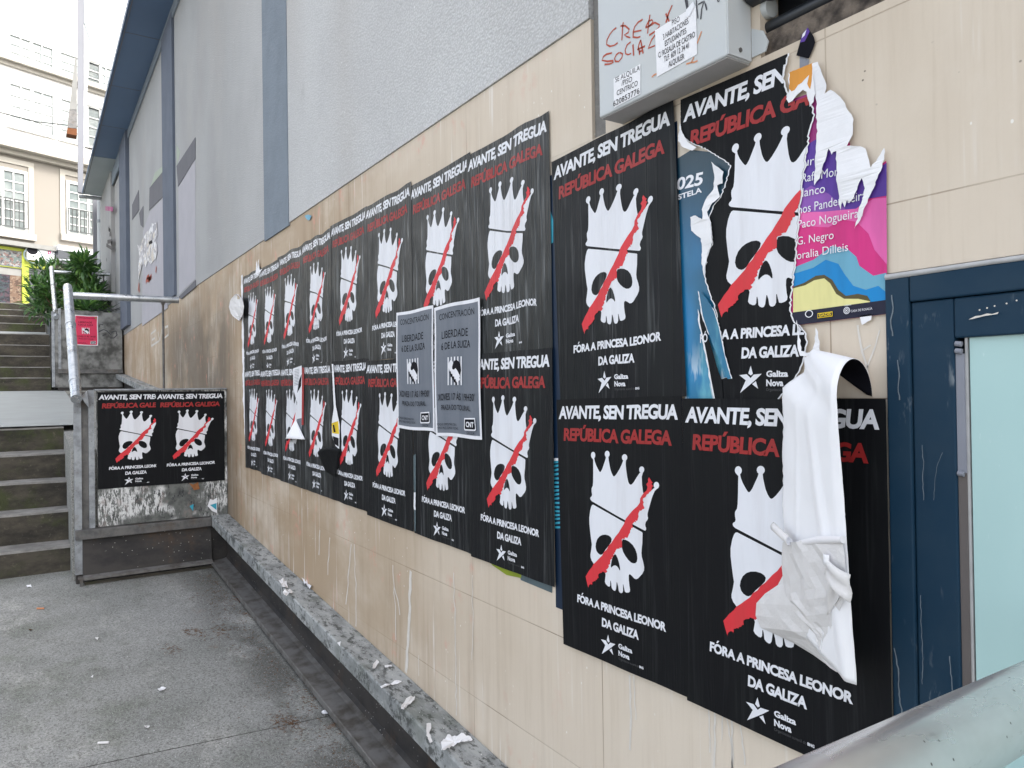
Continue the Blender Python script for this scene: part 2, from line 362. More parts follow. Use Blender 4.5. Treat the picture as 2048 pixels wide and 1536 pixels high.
def make_teal():
    m = NT('teal_gradient_print')
    f = m.rng(m.axis(2), 2.15, 1.55)
    c = m.mix(srgb(18, 52, 66), srgb(24, 112, 150), f)
    c = m.mix(c, srgb(40, 140, 205), m.math('MULTIPLY', m.rng(m.noise((3.5, 1, 2.2), 3, .6), .45, .7), f))
    c = m.mix(c, srgb(120, 195, 205), m.math('MULTIPLY', m.rng(m.noise((9, 1, 3.2), 4, .6, (3, 0, 1)), .52, .75), m.rng(m.axis(2), 2.05, 1.62)))
    c = m.mix(c, srgb(210, 220, 225), m.math('MULTIPLY', m.rng(m.noise((40, 1, 8), 3, .6, (1, 0, 6)), .50, .6), m.math('MULTIPLY', m.rng(m.axis(2), 1.72, 1.6), .75)))
    c = m.mix(c, srgb(190, 205, 210), m.rng(m.noise((150, 1, 26), 3, .7, (5, 0, 2)), .69, .75))
    m.bump(m.noise((60, 60, 5), 3, .6), .3, .002)
    return m.done(c, .38, .5)
M['teal'] = make_teal()
M['winblue'] = simple('dark_blue_lacquered_steel', (.020, .048, .088), .36, .5, 0, .16, 6, (25, .12, .003), (.034, .060, .092))
def make_winblue():
    m = NT('scuffed_dark_blue_steel')
    c = m.mix((.008, .032, .062), (.014, .038, .066), m.rng(m.noise(7, 4, .6), .35, .7))
    c = m.mix(c, (.26, .29, .31), m.math('MULTIPLY', m.math('MULTIPLY', m.rng(m.noise((32, 30, 9), 4, .75, (1, 1, 3)), .55, .66), m.rng(m.noise((7, 7, 4), 3, .6, (9, 2, 1)), .50, .62)), .65))
    c = m.mix(c, (.45, .46, .47), m.math('MULTIPLY', m.rng(m.noise((70, 70, 3), 2, .6, (4, 4, 4)), .68, .72), m.rng(m.noise((6, 6, 4), 2, .6, (2, 7, 1)), .52, .6)))
    m.bump(m.noise(40, 4, .6), .12, .002)
    return m.done(c, m.rng(m.noise(9, 3), .35, .65, .36, .55), .16)
M['winblue'] = make_winblue()
M['gasket'] = simple('grey_sealant', (.23, .24, .28), .5, .4, 0, .08, 12)
M['taupe'] = simple('taupe_strip', (.12, .105, .10), .6, .3, 0, .06, 12)
def make_frost():
    m = NT('pale_green_frosted_glass')
    c = m.mix((.42, .61, .60), (.38, .57, .56), m.rng(m.noise((3, 3, 1.2), 3, .5), .35, .7))
    c = m.mix(c, (.62, .74, .74), m.math('MULTIPLY', m.rng(m.noise((120, 120, 30), 3, .7), .68, .76), .5))
    return m.done(c, m.rng(m.noise(6, 3), .3, .7, .12, .22), .5)
M['frost'] = make_frost()
M['seal'] = simple('translucent_silicone', (.45, .45, .45), .35, .5, 0, .2, 30)
M['boxmetal'] = simple('pale_grey_box_enamel', (.50, .525, .535), .42, .45, 0, .10, 5, (160, .05, .001), (.50, .50, .45))
M['boxunder'] = simple('grey_box_underside', (.42, .41, .40), .6, .3, 0, .1, 20)
M['redmark'] = simple('red_marker', (.42, .075, .04), .6, .3)
M['darkmark'] = simple('black_marker', (.05, .05, .06), .6, .3)
M['orangemark'] = simple('orange_marker', (.60, .25, .12), .6, .3)
M['whitemark'] = simple('white_chalk_paint', (.60, .58, .54), .9, .2)
M['recess'] = simple('dirty_recess_concrete', (.20, .165, .135), .95, .2, 0, .35, 22, (60, .9, .008), (.035, .03, .028))
M['blackpipe_void'] = simple('black_conduit_and_void', (.018, .021, .026), .35, .5, 0, .2, 8)
M['rust'] = simple('rust_brown', (.16, .065, .03), .9, .2, 0, .3, 40)
M['leafdry'] = simple('dry_brown_leaf', (.30, .12, .045), .8, .3, 0, .3, 40)
M['needle'] = simple('dry_rusty_needles', (.17, .085, .04), .9, .2, 0, .3, 60)
M['cream'] = simple('cream_render', (.25, .232, .205), .9, .2, 0, .08, .6, None, (.225, .207, .18))
M['facwhite'] = simple('white_render', (.74, .735, .72), .9, .2, 0, .05, .8)
M['cornice'] = simple('pale_stone_cornice', (.38, .36, .32), .9, .2, 0, .08, 2)
M['winwhite'] = simple('white_window_paint', (.50, .51, .50), .5, .4, 0, .04, 4)
M['winglass'] = simple('pale_curtained_glass', (.09, .115, .115), .12, .4, 0, .35, 1.5, None, (.19, .215, .21))
M['winglass_up'] = simple('glare_paled_glass', (.26, .30, .30), .2, .4, 0, .35, 1.5, None, (.40, .43, .42))  # paler copy of winglass, glare of the upper floors put into the colour
M['darkglass'] = simple('dark_shutter_glass', (.03, .035, .045), .2, .5, 0, .3, 2)
M['iron'] = simple('dark_balcony_iron', (.05, .055, .055), .5, .4)
M['lime'] = simple('lime_green_shopfront', (.33, .38, .035), .5, .4, 0, .06, 2)
M['greycorn'] = simple('grey_canopy_edge', (.22, .22, .21), .8, .3, 0, .15, 4)
def make_collage(name, cols, sc):
    m = NT(name); c = cols[0]
    for i, k in enumerate(cols[1:]): c = m.mix(c, k, m.rng(m.noise((sc, sc, sc*1.6), 3, .7, (i*3.1, i*1.7, i*2.3)), .53, .57))
    return m.done(c, .6, .3)
M['remains'] = make_collage('shredded_paper_layers', [(.40, .39, .42), (.62, .61, .60), (.30, .29, .30), (.58, .53, .46), (.70, .70, .71)], 5.5)
M['collage'] = make_collage('photo_collage_panel', [(.13, .135, .135), (.24, .24, .235), (.04, .04, .045), (.14, .065, .055), (.08, .11, .105)], 7)
M['shutter'] = make_collage('patterned_roller_shutter', [(.012, .012, .018), (.035, .032, .048), (.008, .008, .01), (.05, .03, .04), (.025, .04, .045)], 4.5)
M['brickish'] = make_collage('speckled_brown_tile', [(.12, .075, .05), (.17, .13, .095), (.06, .035, .025)], 9)
M['stem'] = simple('brown_stem', (.09, .06, .035), .9, .2)
def make_leaf(name, a, b):
    m = NT(name)
    c = m.mix(a, b, m.rng(m.noise(3.5, 3, .6), .35, .65))
    mm = m.done(c, .36, .5); return mm
M['leafA'] = make_leaf('dark_oleander_leaf', (.045, .115, .032), (.075, .175, .045))
M['leafB'] = make_leaf('fresh_oleander_leaf', (.12, .25, .055), (.18, .32, .08))

# ---------------------------------------------------------------- lettering: outlines of the built-in font as 2d triangles
_fc = {}
def font_tris(s, bold=0.0, shear=0.0, res=3, spacing=1.0):
    key = (s, bold, shear, res, spacing)
    if key in _fc: return _fc[key]
    cu = bpy.data.curves.new('t', 'FONT'); cu.body = s; cu.offset = bold; cu.shear = shear; cu.resolution_u = res
    cu.fill_mode = 'FRONT'; cu.space_character = spacing
    o = bpy.data.objects.new('t', cu); COL.objects.link(o)
    dg = bpy.context.evaluated_depsgraph_get(); dg.update()
    me = bpy.data.meshes.new_from_object(o.evaluated_get(dg)); me.calc_loop_triangles()
    tr = []
    for t in me.loop_triangles:
        p = [(me.vertices[i].co.x, me.vertices[i].co.y) for i in t.vertices]
        if (p[1][0]-p[0][0])*(p[2][1]-p[0][1])-(p[1][1]-p[0][1])*(p[2][0]-p[0][0]) < 0: p = [p[0], p[2], p[1]]
        tr.append(p)
    bpy.data.objects.remove(o, do_unlink=True); bpy.data.meshes.remove(me); bpy.data.curves.remove(cu)
    _fc[key] = tr; return tr
def text(s, x0, x1, base, cap, bold=.0, shear=0., spacing=1.0, hscale=None):
    """string fitted between x0 and x1 with baseline and capital height given (metres); x1=None keeps natural width * hscale"""
    tr = font_tris(s, bold, shear, 3, spacing); H = font_tris('H', bold, 0)
    hh = max(p[1] for t in H for p in t)-min(p[1] for t in H for p in t); by = min(p[1] for t in H for p in t)
    xs = [p[0] for t in tr for p in t]; a, b = min(xs), max(xs)
    sy = cap/hh; sx = (x1-x0)/(b-a) if x1 is not None else sy*(hscale or 1)
    return [[(x0+(p[0]-a)*sx, base+(p[1]-by)*sy) for p in t] for t in tr]
def poly(pts):
    t = tessellate_polygon([[Vector((p[0], p[1], 0)) for p in pts]])
    out = []
    for a in t:
        p = [tuple(pts[i][:2]) for i in a]
        if (p[1][0]-p[0][0])*(p[2][1]-p[0][1])-(p[1][1]-p[0][1])*(p[2][0]-p[0][0]) < 0: p = [p[0], p[2], p[1]]
        out.append(p)
    return out
def rect(x0, z0, x1, z1, nx=1, nz=1):
    out = []
    for i in range(nx):
        for j in range(nz):
            a, b = x0+(x1-x0)*i/nx, x0+(x1-x0)*(i+1)/nx; c, d = z0+(z1-z0)*j/nz, z0+(z1-z0)*(j+1)/nz
            out += [[(a, c), (b, c), (b, d)], [(a, c), (b, d), (a, d)]]
    return out
def ring(cx, cy, r0, r1, n=20, rx=1.0):
    out = []
    for k in range(n):
        a, b = 2*math.pi*k/n, 2*math.pi*(k+1)/n
        P = lambda r, t: (cx+r*rx*math.cos(t), cy+r*math.sin(t))
        out += [[P(r0, a), P(r1, a), P(r1, b)], [P(r0, a), P(r1, b), P(r0, b)]] if r0 > 0 else [[(cx, cy), P(r1, a), P(r1, b)]]
    return out
def stroke(pts, wd, closed=False):
    """flat ribbon along a 2d polyline"""
    pts = [Vector(p) for p in pts]; out = []; n = len(pts); L = []; R = []
    for i, p in enumerate(pts):
        d = (pts[min(i+1, n-1)]-pts[max(i-1, 0)]); d = d.normalized() if d.length > 0 else Vector((1, 0))
        nn = Vector((-d.y, d.x))*wd*.5*(.8+.4*random.random()); L.append(p+nn); R.append(p-nn)
    for i in range(n-1):
        out += [[tuple(R[i]), tuple(R[i+1]), tuple(L[i+1])], [tuple(R[i]), tuple(L[i+1]), tuple(L[i])]]
    return out
def half(tri_poly, a, b, c):
    """clip a convex polygon by a*x+b*z<=c"""
    out = []; n = len(tri_poly)
    for i in range(n):
        p, q = tri_poly[i], tri_poly[(i+1) % n]; dp = a*p[0]+b*p[1]-c; dq = a*q[0]+b*q[1]-c
        if dp <= 0: out.append(p)
        if dp*dq < 0:
            t = dp/(dp-dq); out.append((p[0]+(q[0]-p[0])*t, p[1]+(q[1]-p[1])*t))
    return out
def clip(tris, left, right):
    """keep what lies between two torn edges, each a list of (x,z) going down"""
    def at(line, z):
        if z >= line[0][1]: return line[0][0]
        for (x0, z0), (x1, z1) in zip(line, line[1:]):
            if z0 >= z >= z1: return x0+(x1-x0)*((z0-z)/(z0-z1) if z0 > z1 else 0)
        return line[-1][0]
    zs = sorted(set([p[1] for p in left]+[p[1] for p in right])); out = []
    zs = [-9]+zs+[99]
    for a, b in zip(zs, zs[1:]):
        if b-a < 1e-7: continue
        ea, eb = a+(b-a)*1e-6, b-(b-a)*1e-6
        l0, l1, r0, r1 = at(left, ea), at(left, eb), at(right, ea), at(right, eb)
        if l0 >= r0 and l1 >= r1: continue
        for t in tris:
            zmin = min(p[1] for p in t); zmax = max(p[1] for p in t)
            if zmax <= a or zmin >= b: continue
            q = half(half(list(t), 0, 1, b), 0, -1, -a)
            if len(q) < 3: continue
            # x >= l0+(l1-l0)*(z-a)/(b-a);  x <= r(z)
            s = (l1-l0)/(b-a); q = half(q, -1, s, -(l0-s*a))
            if len(q) < 3: continue
            s = (r1-r0)/(b-a); q = half(q, 1, -s, r0-s*a)
            if len(q) < 3: continue
            for i in range(1, len(q)-1): out.append([q[0], q[i], q[i+1]])
    return out
def jag(pts, step=.006, amp=.0025, seed=1):
    rnd = random.Random(seed); out = [pts[0]]
    for (x0, z0), (x1, z1) in zip(pts, pts[1:]):
        n = max(1, int(math.hypot(x1-x0, z1-z0)/step))
        for k in range(1, n+1):
            t = k/n; a = 0 if k == n else amp
            out.append((x0+(x1-x0)*t+rnd.uniform(-a, a), z0+(z1-z0)*t+rnd.uniform(-a, a)*.5))
    return out
def mono(pts):
    """torn edge made to run strictly downwards"""
    out = []
    for x, z in pts:
        if out and z >= out[-1][1]: z = out[-1][1]-1e-5
        out.append((x, z))
    return out
class Sheet:
    """flat printed sheet: layers of ink, each a quarter millimetre proud of the one below"""
    def __init__(s): s.layers = []
    def ink(s, tris, mat): s.layers.append((tris, mat)); return s
    def clipped(s, left, right):
        q = Sheet(); q.layers = [(clip(t, left, right), m) for t, m in s.layers]; return q
    def build(s, name, org, ax, nrm, rot=0.0, lift=.002, warp=None, parent=None, step=.00022, curl=None):
        ax, nrm, Z = Vector(ax), Vector(nrm), Vector((0, 0, 1)); org = Vector(org); c, sn = math.cos(rot), math.sin(rot)
        vs = []; fs = []; mi = []; mats = []; idx = {}
        for k, (tris, mat) in enumerate(s.layers):
            if mat not in mats: mats.append(mat)
            m = mats.index(mat); h = lift+step*k
            for t in tris:
                f = []
                for p in t:
                    key = (k, round(p[0], 6), round(p[1], 6))
                    if key not in idx:
                        u, v = p
                        if warp: u, v = warp(u, v)
                        u, v = u*c-v*sn, u*sn+v*c
                        hh = h+(curl(p[0], p[1]) if curl else 0)
                        idx[key] = len(vs); vs.append(org+ax*u+Z*v+nrm*hh)
                    f.append(idx[key])
                if len(set(f)) == 3: fs.append(f); mi.append(m)
        o0 = Vector((0, 0, 0)); q_ = parent
        while q_ is not None: o0 = o0+q_.location; q_ = q_.parent
        base = org if parent is None else o0
        me = bpy.data.meshes.new(name); me.from_pydata([tuple(v-base) for v in vs], [], fs)
        for m in mats: me.materials.append(m)
        me.polygons.foreach_set('material_index', mi); me.update()
        ob = bpy.data.objects.new(name, me); ob.location = org if parent is None else (0, 0, 0)
        return link(ob, parent)
CROWN = [(0.1433,-0.2732),(0.1455,-0.2698),(0.1501,-0.2673),(0.152,-0.2626),(0.1506,-0.2565),(0.1501,-0.2504),(0.1509,-0.2449),(0.1561,-0.2383),(0.1581,-0.2275),(0.1598,-0.2026),(0.1603,-0.1848),(0.1613,-0.167),(0.1564,-0.1631),(0.1535,-0.1605),(0.1521,-0.1569),(0.1525,-0.1529),(0.1546,-0.1492),(0.1579,-0.1466),(0.1619,-0.1456),(0.1659,-0.1464),(0.169,-0.1487),(0.1707,-0.1521),(0.1707,-0.1561),(0.1689,-0.1599),(0.1659,-0.1627),(0.1677,-0.1702),(0.1726,-0.1806),(0.1804,-0.1915),(0.1855,-0.1975),(0.1884,-0.199),(0.1918,-0.1974),(0.198,-0.1896),(0.2068,-0.1735),(0.2127,-0.1628),(0.2147,-0.1569),(0.2117,-0.1544),(0.2101,-0.1509),(0.2105,-0.147),(0.2127,-0.1435),(0.2163,-0.1409),(0.2206,-0.1399),(0.2248,-0.1405),(0.2281,-0.1428),(0.2299,-0.1462),(0.23,-0.1501),(0.2281,-0.1537),(0.2248,-0.1565),(0.2257,-0.1657),(0.2285,-0.1775),(0.2312,-0.1878),(0.2359,-0.1978),(0.2407,-0.2043),(0.2446,-0.2061),(0.249,-0.2041),(0.2565,-0.1974),(0.2685,-0.1838),(0.2767,-0.1724),(0.2829,-0.162),(0.2797,-0.1596),(0.278,-0.1561),(0.2784,-0.1524),(0.2807,-0.1489),(0.2845,-0.1464),(0.2889,-0.1454),(0.2933,-0.1461),(0.2967,-0.1482),(0.2986,-0.1514),(0.2987,-0.1552),(0.2968,-0.1588),(0.2933,-0.1615),(0.2917,-0.1708),(0.293,-0.1842),(0.2962,-0.2041),(0.2994,-0.2155),(0.3029,-0.2211),(0.3076,-0.2229),(0.3126,-0.2215),(0.3201,-0.2153),(0.3315,-0.2025),(0.3428,-0.1911),(0.3456,-0.1902),(0.3427,-0.1879),(0.3413,-0.1847),(0.3416,-0.1812),(0.3437,-0.1779),(0.347,-0.1755),(0.351,-0.1746),(0.3549,-0.1751),(0.3581,-0.1771),(0.3598,-0.1801),(0.3598,-0.1836),(0.3582,-0.187),(0.355,-0.1896),(0.35,-0.2004),(0.3501,-0.22),(0.353,-0.2394),(0.3578,-0.2455),(0.366,-0.2432),(0.3791,-0.2348),(0.3908,-0.2265),(0.3942,-0.2252),(0.3918,-0.2223),(0.3911,-0.2186),(0.3923,-0.2148),(0.3953,-0.2116),(0.3992,-0.2097),(0.4034,-0.2096),(0.407,-0.2111),(0.4093,-0.214),(0.41,-0.2178),(0.4087,-0.2215),(0.4058,-0.2247),(0.4019,-0.2265),(0.3938,-0.2327),(0.384,-0.2496),(0.3764,-0.2672),(0.3695,-0.2833),(0.3663,-0.2916),(0.3665,-0.2973),(0.3681,-0.3019),(0.3653,-0.3071),(0.3598,-0.3118),(0.3568,-0.3187),(0.3578,-0.3242),(0.3601,-0.3272),(0.3594,-0.3316),(0.3565,-0.3343),(0.3514,-0.3336),(0.2551,-0.3089),(0.15,-0.2806),(0.1446,-0.277)]
SKULL = [(0.1418,-0.3063),(0.147,-0.2951),(0.1509,-0.2906),(0.1557,-0.2894),(0.2548,-0.3149),(0.3437,-0.339),(0.3464,-0.341),(0.3443,-0.3667),(0.3412,-0.3817),(0.3398,-0.3918),(0.3408,-0.4014),(0.3454,-0.4137),(0.3483,-0.4254),(0.3472,-0.4345),(0.3404,-0.4438),(0.3331,-0.4501),(0.3244,-0.4578),(0.3176,-0.4607),(0.3104,-0.4601),(0.3029,-0.4554),(0.2962,-0.4522),(0.2923,-0.4526),(0.2902,-0.456),(0.2897,-0.4678),(0.2914,-0.4824),(0.2934,-0.4912),(0.2922,-0.4969),(0.2874,-0.5001),(0.2787,-0.5019),(0.2733,-0.5006),(0.2705,-0.4915),(0.2681,-0.4826),(0.2666,-0.4829),(0.2663,-0.4998),(0.2631,-0.5055),(0.2585,-0.5074),(0.253,-0.5066),(0.2496,-0.5031),(0.2478,-0.4923),(0.2444,-0.4829),(0.2424,-0.4823),(0.2392,-0.5009),(0.2357,-0.5063),(0.231,-0.5069),(0.2254,-0.5048),(0.2217,-0.5008),(0.2205,-0.489),(0.2186,-0.4828),(0.217,-0.4841),(0.2159,-0.4967),(0.2126,-0.5002),(0.2068,-0.5002),(0.1983,-0.4962),(0.1945,-0.4912),(0.1965,-0.4813),(0.1987,-0.4714),(0.1957,-0.465),(0.1717,-0.4604),(0.1503,-0.4508),(0.1409,-0.4426),(0.1371,-0.4352),(0.1368,-0.4281),(0.1416,-0.4114),(0.1444,-0.3986),(0.1417,-0.3847),(0.1389,-0.3654),(0.1363,-0.3444),(0.1366,-0.3266)]
EYEL = [(0.1602,-0.4033),(0.1626,-0.3924),(0.1687,-0.381),(0.1786,-0.3722),(0.1896,-0.367),(0.2031,-0.3641),(0.2163,-0.3645),(0.224,-0.3674),(0.2282,-0.372),(0.226,-0.38),(0.2151,-0.3919),(0.2013,-0.4043),(0.19,-0.4173),(0.1831,-0.4208),(0.1777,-0.4214),(0.1696,-0.4187),(0.1636,-0.4134)]
EYER = [(0.2714,-0.3663),(0.2826,-0.3659),(0.296,-0.3688),(0.3091,-0.3758),(0.3182,-0.3852),(0.3233,-0.3959),(0.3246,-0.4073),(0.3223,-0.4158),(0.3166,-0.4205),(0.3093,-0.4222),(0.3008,-0.4213),(0.2901,-0.4161),(0.2794,-0.4077),(0.2711,-0.3981),(0.2671,-0.3878),(0.2672,-0.3743)]
NOSE = [(0.2402,-0.4099),(0.2442,-0.4114),(0.25,-0.4191),(0.2545,-0.4302),(0.2575,-0.4416),(0.2577,-0.4487),(0.2557,-0.449),(0.2501,-0.4428),(0.2444,-0.4397),(0.2388,-0.4392),(0.2322,-0.4414),(0.2261,-0.4454),(0.2229,-0.4485),(0.221,-0.4443),(0.2242,-0.4318),(0.2293,-0.4198),(0.2349,-0.4129)]
REDL = [(0.1245,-0.5221),(0.1182,-0.5063),(0.1133,-0.4911),(0.1297,-0.4721),(0.1503,-0.4508),(0.1871,-0.4221),(0.2151,-0.3919),(0.2355,-0.3726),(0.2637,-0.3426),(0.2782,-0.3257),(0.2863,-0.3113),(0.3031,-0.2961),(0.3132,-0.2875),(0.3305,-0.2758),(0.3405,-0.2658),(0.3421,-0.255),(0.3533,-0.2426),(0.3665,-0.2334),(0.3703,-0.225),(0.366,-0.2181),(0.3737,-0.2117),(0.3723,-0.2054),(0.3766,-0.2)]
REDR = [(0.3826,-0.2071),(0.3887,-0.2123),(0.385,-0.227),(0.373,-0.2409),(0.3575,-0.252),(0.3513,-0.259),(0.353,-0.2719),(0.3538,-0.2808),(0.3383,-0.2873),(0.3345,-0.2919),(0.3302,-0.3096),(0.3141,-0.3192),(0.3113,-0.3274),(0.3047,-0.3374),(0.297,-0.3484),(0.2902,-0.3602),(0.2714,-0.3644),(0.2683,-0.3774),(0.2639,-0.3899),(0.2486,-0.3938),(0.2378,-0.4057),(0.2268,-0.4194),(0.2183,-0.4345),(0.2124,-0.4491),(0.201,-0.465),(0.185,-0.466),(0.1682,-0.4794),(0.1621,-0.4911),(0.148,-0.499),(0.1406,-0.5101),(0.1322,-0.509)]
STAR = [[(0.2025,-0.6285),(0.208,-0.6457),(0.2027,-0.6494),(0.1962,-0.6447)],[(0.1727,-0.6483),(0.1921,-0.6465),(0.2024,-0.6549),(0.2104,-0.6474),(0.2314,-0.6459),(0.214,-0.6595),(0.1746,-0.6869),(0.1898,-0.6596)],[(0.2065,-0.6677),(0.2163,-0.6613),(0.222,-0.6774)]]
WALLN = (0, -1, 0); XAX = (1, 0, 0)
# ================================================================= SETTING
SL = .0703
def zr(x, z0=-.169): return z0-SL*x           # ramp that climbs away from the camera
def struct(mb, name, mat): return tag(mb.build(name, mat), kind='structure')
def grid_sheet(x0, x1, y0, y1, zf, nx, ny):
    mb = MB(); vs = [(x0+(x1-x0)*i/nx, y0+(y1-y0)*j/ny, zf(x0+(x1-x0)*i/nx)) for i in range(nx+1) for j in range(ny+1)]
    return mb.add(vs, [(i*(ny+1)+j, (i+1)*(ny+1)+j, (i+1)*(ny+1)+j+1, i*(ny+1)+j+1) for i in range(nx) for j in range(ny)])
struct(grid_sheet(-6.52, 6, -9, .2, zr, 24, 18), 'ramp', M['ground'])
struct(MB().box((-150, -150, -1.3), (150, 150, -1.0)), 'ground', M['ground'])
LZ = lambda x: 1.345-.0575*(x+7.7)            # landing behind the lower steps, climbing gently
struct(MB().hexa([(-13.9,-9,.2),(-7.4,-9,.2),(-7.4,-1.06,.2),(-13.9,-1.06,.2),(-13.9,-9,LZ(-13.9)),(-7.4,-9,LZ(-7.4)-.22),(-7.4,-1.06,LZ(-7.4)-.22),(-13.9,-1.06,LZ(-13.9))]), 'landing_base', M['step'])
struct(grid_sheet(-13.9, -7.705, -9, -.86, lambda x: LZ(x)+.004, 6, 4), 'landing', M['landing'])
struct(MB().hexa([(-13.8,-1.06,0),(-6.22,-1.06,0),(-6.22,.0,0),(-13.8,.0,0),(-13.8,-1.06,LZ(-13.8)-.05),(-6.22,-1.06,LZ(-6.22)-.05),(-6.22,0,LZ(-6.22)-.05),(-13.8,0,LZ(-13.8)-.05)]), 'terrace', M['ground'])
UZ = lambda x: 2.688-.1*(x+15.45)
struct(MB().hexa([(-18,-9,.5),(-15.45,-9,.5),(-15.45,-1.05,.5),(-18,-1.05,.5),(-18,-9,UZ(-18)),(-15.45,-9,UZ(-15.45)),(-15.45,-1.05,UZ(-15.45)),(-18,-1.05,UZ(-18))]), 'upper_landing', M['landing'])
struct(MB().box((-80, -60, 2.2), (-19.2, 60, 3.61)), 'street', M['ground'])

# ---- stair flights
def flight(label, xs, zs, y0, y1, base):
    mb = MB()
    for i, (x, z) in enumerate(zip(xs, zs)):
        xb = (xs[i+1]-.02) if i+1 < len(xs) else x-.34
        # worn nosing: slightly uneven front edge
        n = 22; front = [(x+random.uniform(-.006, .006), y0+(y1-y0)*k/n, z+random.uniform(-.005, .003)) for k in range(n+1)]
        vs = []
        for p in front: vs += [(p[0]-.004, p[1], base), (p[0], p[1], p[2]-.014), (p[0]-.014, p[1], p[2]), (xb-.3, p[1], z), (xb-.3, p[1], base)]
        fs = []
        for k in range(n):
            for j in range(5): fs.append((k*5+j, (k+1)*5+j, (k+1)*5+(j+1) % 5, k*5+(j+1) % 5))
        fs += [(0, 1, 2, 3, 4), tuple(n*5+j for j in (4, 3, 2, 1, 0))]
        mb.add(vs, fs)
    o = mb.build('stair_flight', M['step']); return tag(o, label, 'stairs', 'flights of outdoor steps')
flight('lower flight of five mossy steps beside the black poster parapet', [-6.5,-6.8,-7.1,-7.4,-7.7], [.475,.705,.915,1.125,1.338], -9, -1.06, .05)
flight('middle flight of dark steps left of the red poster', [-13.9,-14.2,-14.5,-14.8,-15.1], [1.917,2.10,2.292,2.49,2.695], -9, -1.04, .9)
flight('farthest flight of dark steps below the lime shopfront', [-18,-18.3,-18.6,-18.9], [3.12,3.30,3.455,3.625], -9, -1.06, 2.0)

# ================================================================= BUILDING
bld = empty('building', (-9, 0, 0), 'building with tan stone base, grey plaster above and blue eave', 'building')
st = MB()
st.box((-17.6, 0, 2.2845), (-1.556, .12, 2.616)).box((-17.6, 0, -1), (-1.50, .12, 2.284)).box((-1.4998, .0, -1), (-1.0, .12, 2.75)).box((-1.556, .022, 2.285), (-1.50, .12, 2.9))
st.box((-1.0, 0, 1.80), (4, .12, 2.292)).box((-1.0, 0, -1), (-.738, .12, 1.80)).box((1.4, 0, -1), (4, .12, 1.80)).box((-.738, 0, -1), (1.4, .12, .25))
st.build('stone_cladding', M['stone'], bld)
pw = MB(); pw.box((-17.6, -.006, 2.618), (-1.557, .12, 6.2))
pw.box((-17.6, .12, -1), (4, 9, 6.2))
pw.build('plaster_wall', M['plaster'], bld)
MB().box((-1.0, .10, 2.293), (4, .119, 3.2)).build('recess_wall', M['recess'], bld)
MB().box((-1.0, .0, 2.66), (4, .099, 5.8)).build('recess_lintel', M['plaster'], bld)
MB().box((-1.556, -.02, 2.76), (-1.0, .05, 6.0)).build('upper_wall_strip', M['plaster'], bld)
s = MB()
pts = [(-1.556, .004)]
s.box((-1.555, .010, 2.25), (-1.502, .021, 2.75)); s.build('mortar_strip', M['strip'], bld)
MB().box((-4.905, -.0105, 2.60), (-4.365, .0, 5.78)).build('pilaster', M['pil'], bld)
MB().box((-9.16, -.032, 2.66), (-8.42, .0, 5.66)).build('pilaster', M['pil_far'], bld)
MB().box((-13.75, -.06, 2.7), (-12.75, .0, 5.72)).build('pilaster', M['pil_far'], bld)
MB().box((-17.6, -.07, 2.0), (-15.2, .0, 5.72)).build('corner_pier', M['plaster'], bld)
def pxpoly(mb, pts, y, th=.002, m=0):
    """polygon measured on the wall, given a few millimetres of thickness"""
    q = [on_y(px, py, y) for px, py in pts]; mb.prism(q, (0, th, 0), m); return mb
for q in ([(298,421),(299,376),(333,334),(333,386)], [(353,332),(390,275),(390,318),(356,373)], [(264,440),(264,410),(277,380),(278,420)], [(278,426),(286,412),(286,455),(281,450)], [(357,594),(391,560),(391,574),(362,598)]):
    pxpoly(MB(), q, -.012, .004).build('paint_patch', M['patch_dark'], bld)
for q in ([(357,374),(390,319),(391,558),(358,590)], [(286,462),(300,423),(333,388),(335,616),(284,652)]): pxpoly(MB(), q, -.0085, .003).build('paint_patch', M['patch_light'], bld)
for q in ([(353,290),(360,303),(354,330)], [(301,373),(310,345),(333,326),(333,333)]): pxpoly(MB(), q, -.0085, .003).build('paint_patch', M['patch_green'], bld)
# soffit of the eave and the pale sheet at its end
MB().box((-14.4, -.41, 5.72), (8, .3, 5.78)).build('soffit', M['soffit'], bld)
MB().box((-17.2, -.41, 5.715), (-14.402, .3, 5.776)).build('soffit_end', M['soffit_end'], bld)
sb = MB()
for x in (-12.7, -11.0, -9.3, -7.6, -5.9, -4.2): sb.box((x, -.408, 5.7175), (x+.012, 0, 5.7195))
sb.box((-17.2, -.395, 5.7095), (8, -.385, 5.7145)).build('soffit_joint', M['patch_dark'], bld)
MB().box((-17.2, -.028, 5.60), (8, -.0115, 5.713)).box((-17.2, -.05, 5.45), (-13.8, -.029, 5.71)).build('cornice_moulding', M['pil'], bld)
MB().box((-17.22, -.418, 5.712), (8, -.411, 5.775)).build('fascia', M['soffit'], bld)
MB().prism([(-17.3, -.40, 5.785), (-17.3, 3.0, 7.4), (-17.3, 9, 6.3), (-17.3, 9, 6.21), (-17.3, .31, 6.21), (-17.3, .31, 5.785)], (25.3, 0, 0)).build('roof', M['soffit'], bld)
MB().box((-17.36, -.47, 5.665), (-17.21, -.06, 5.705)).build('gutter_end', M['frame'], bld)
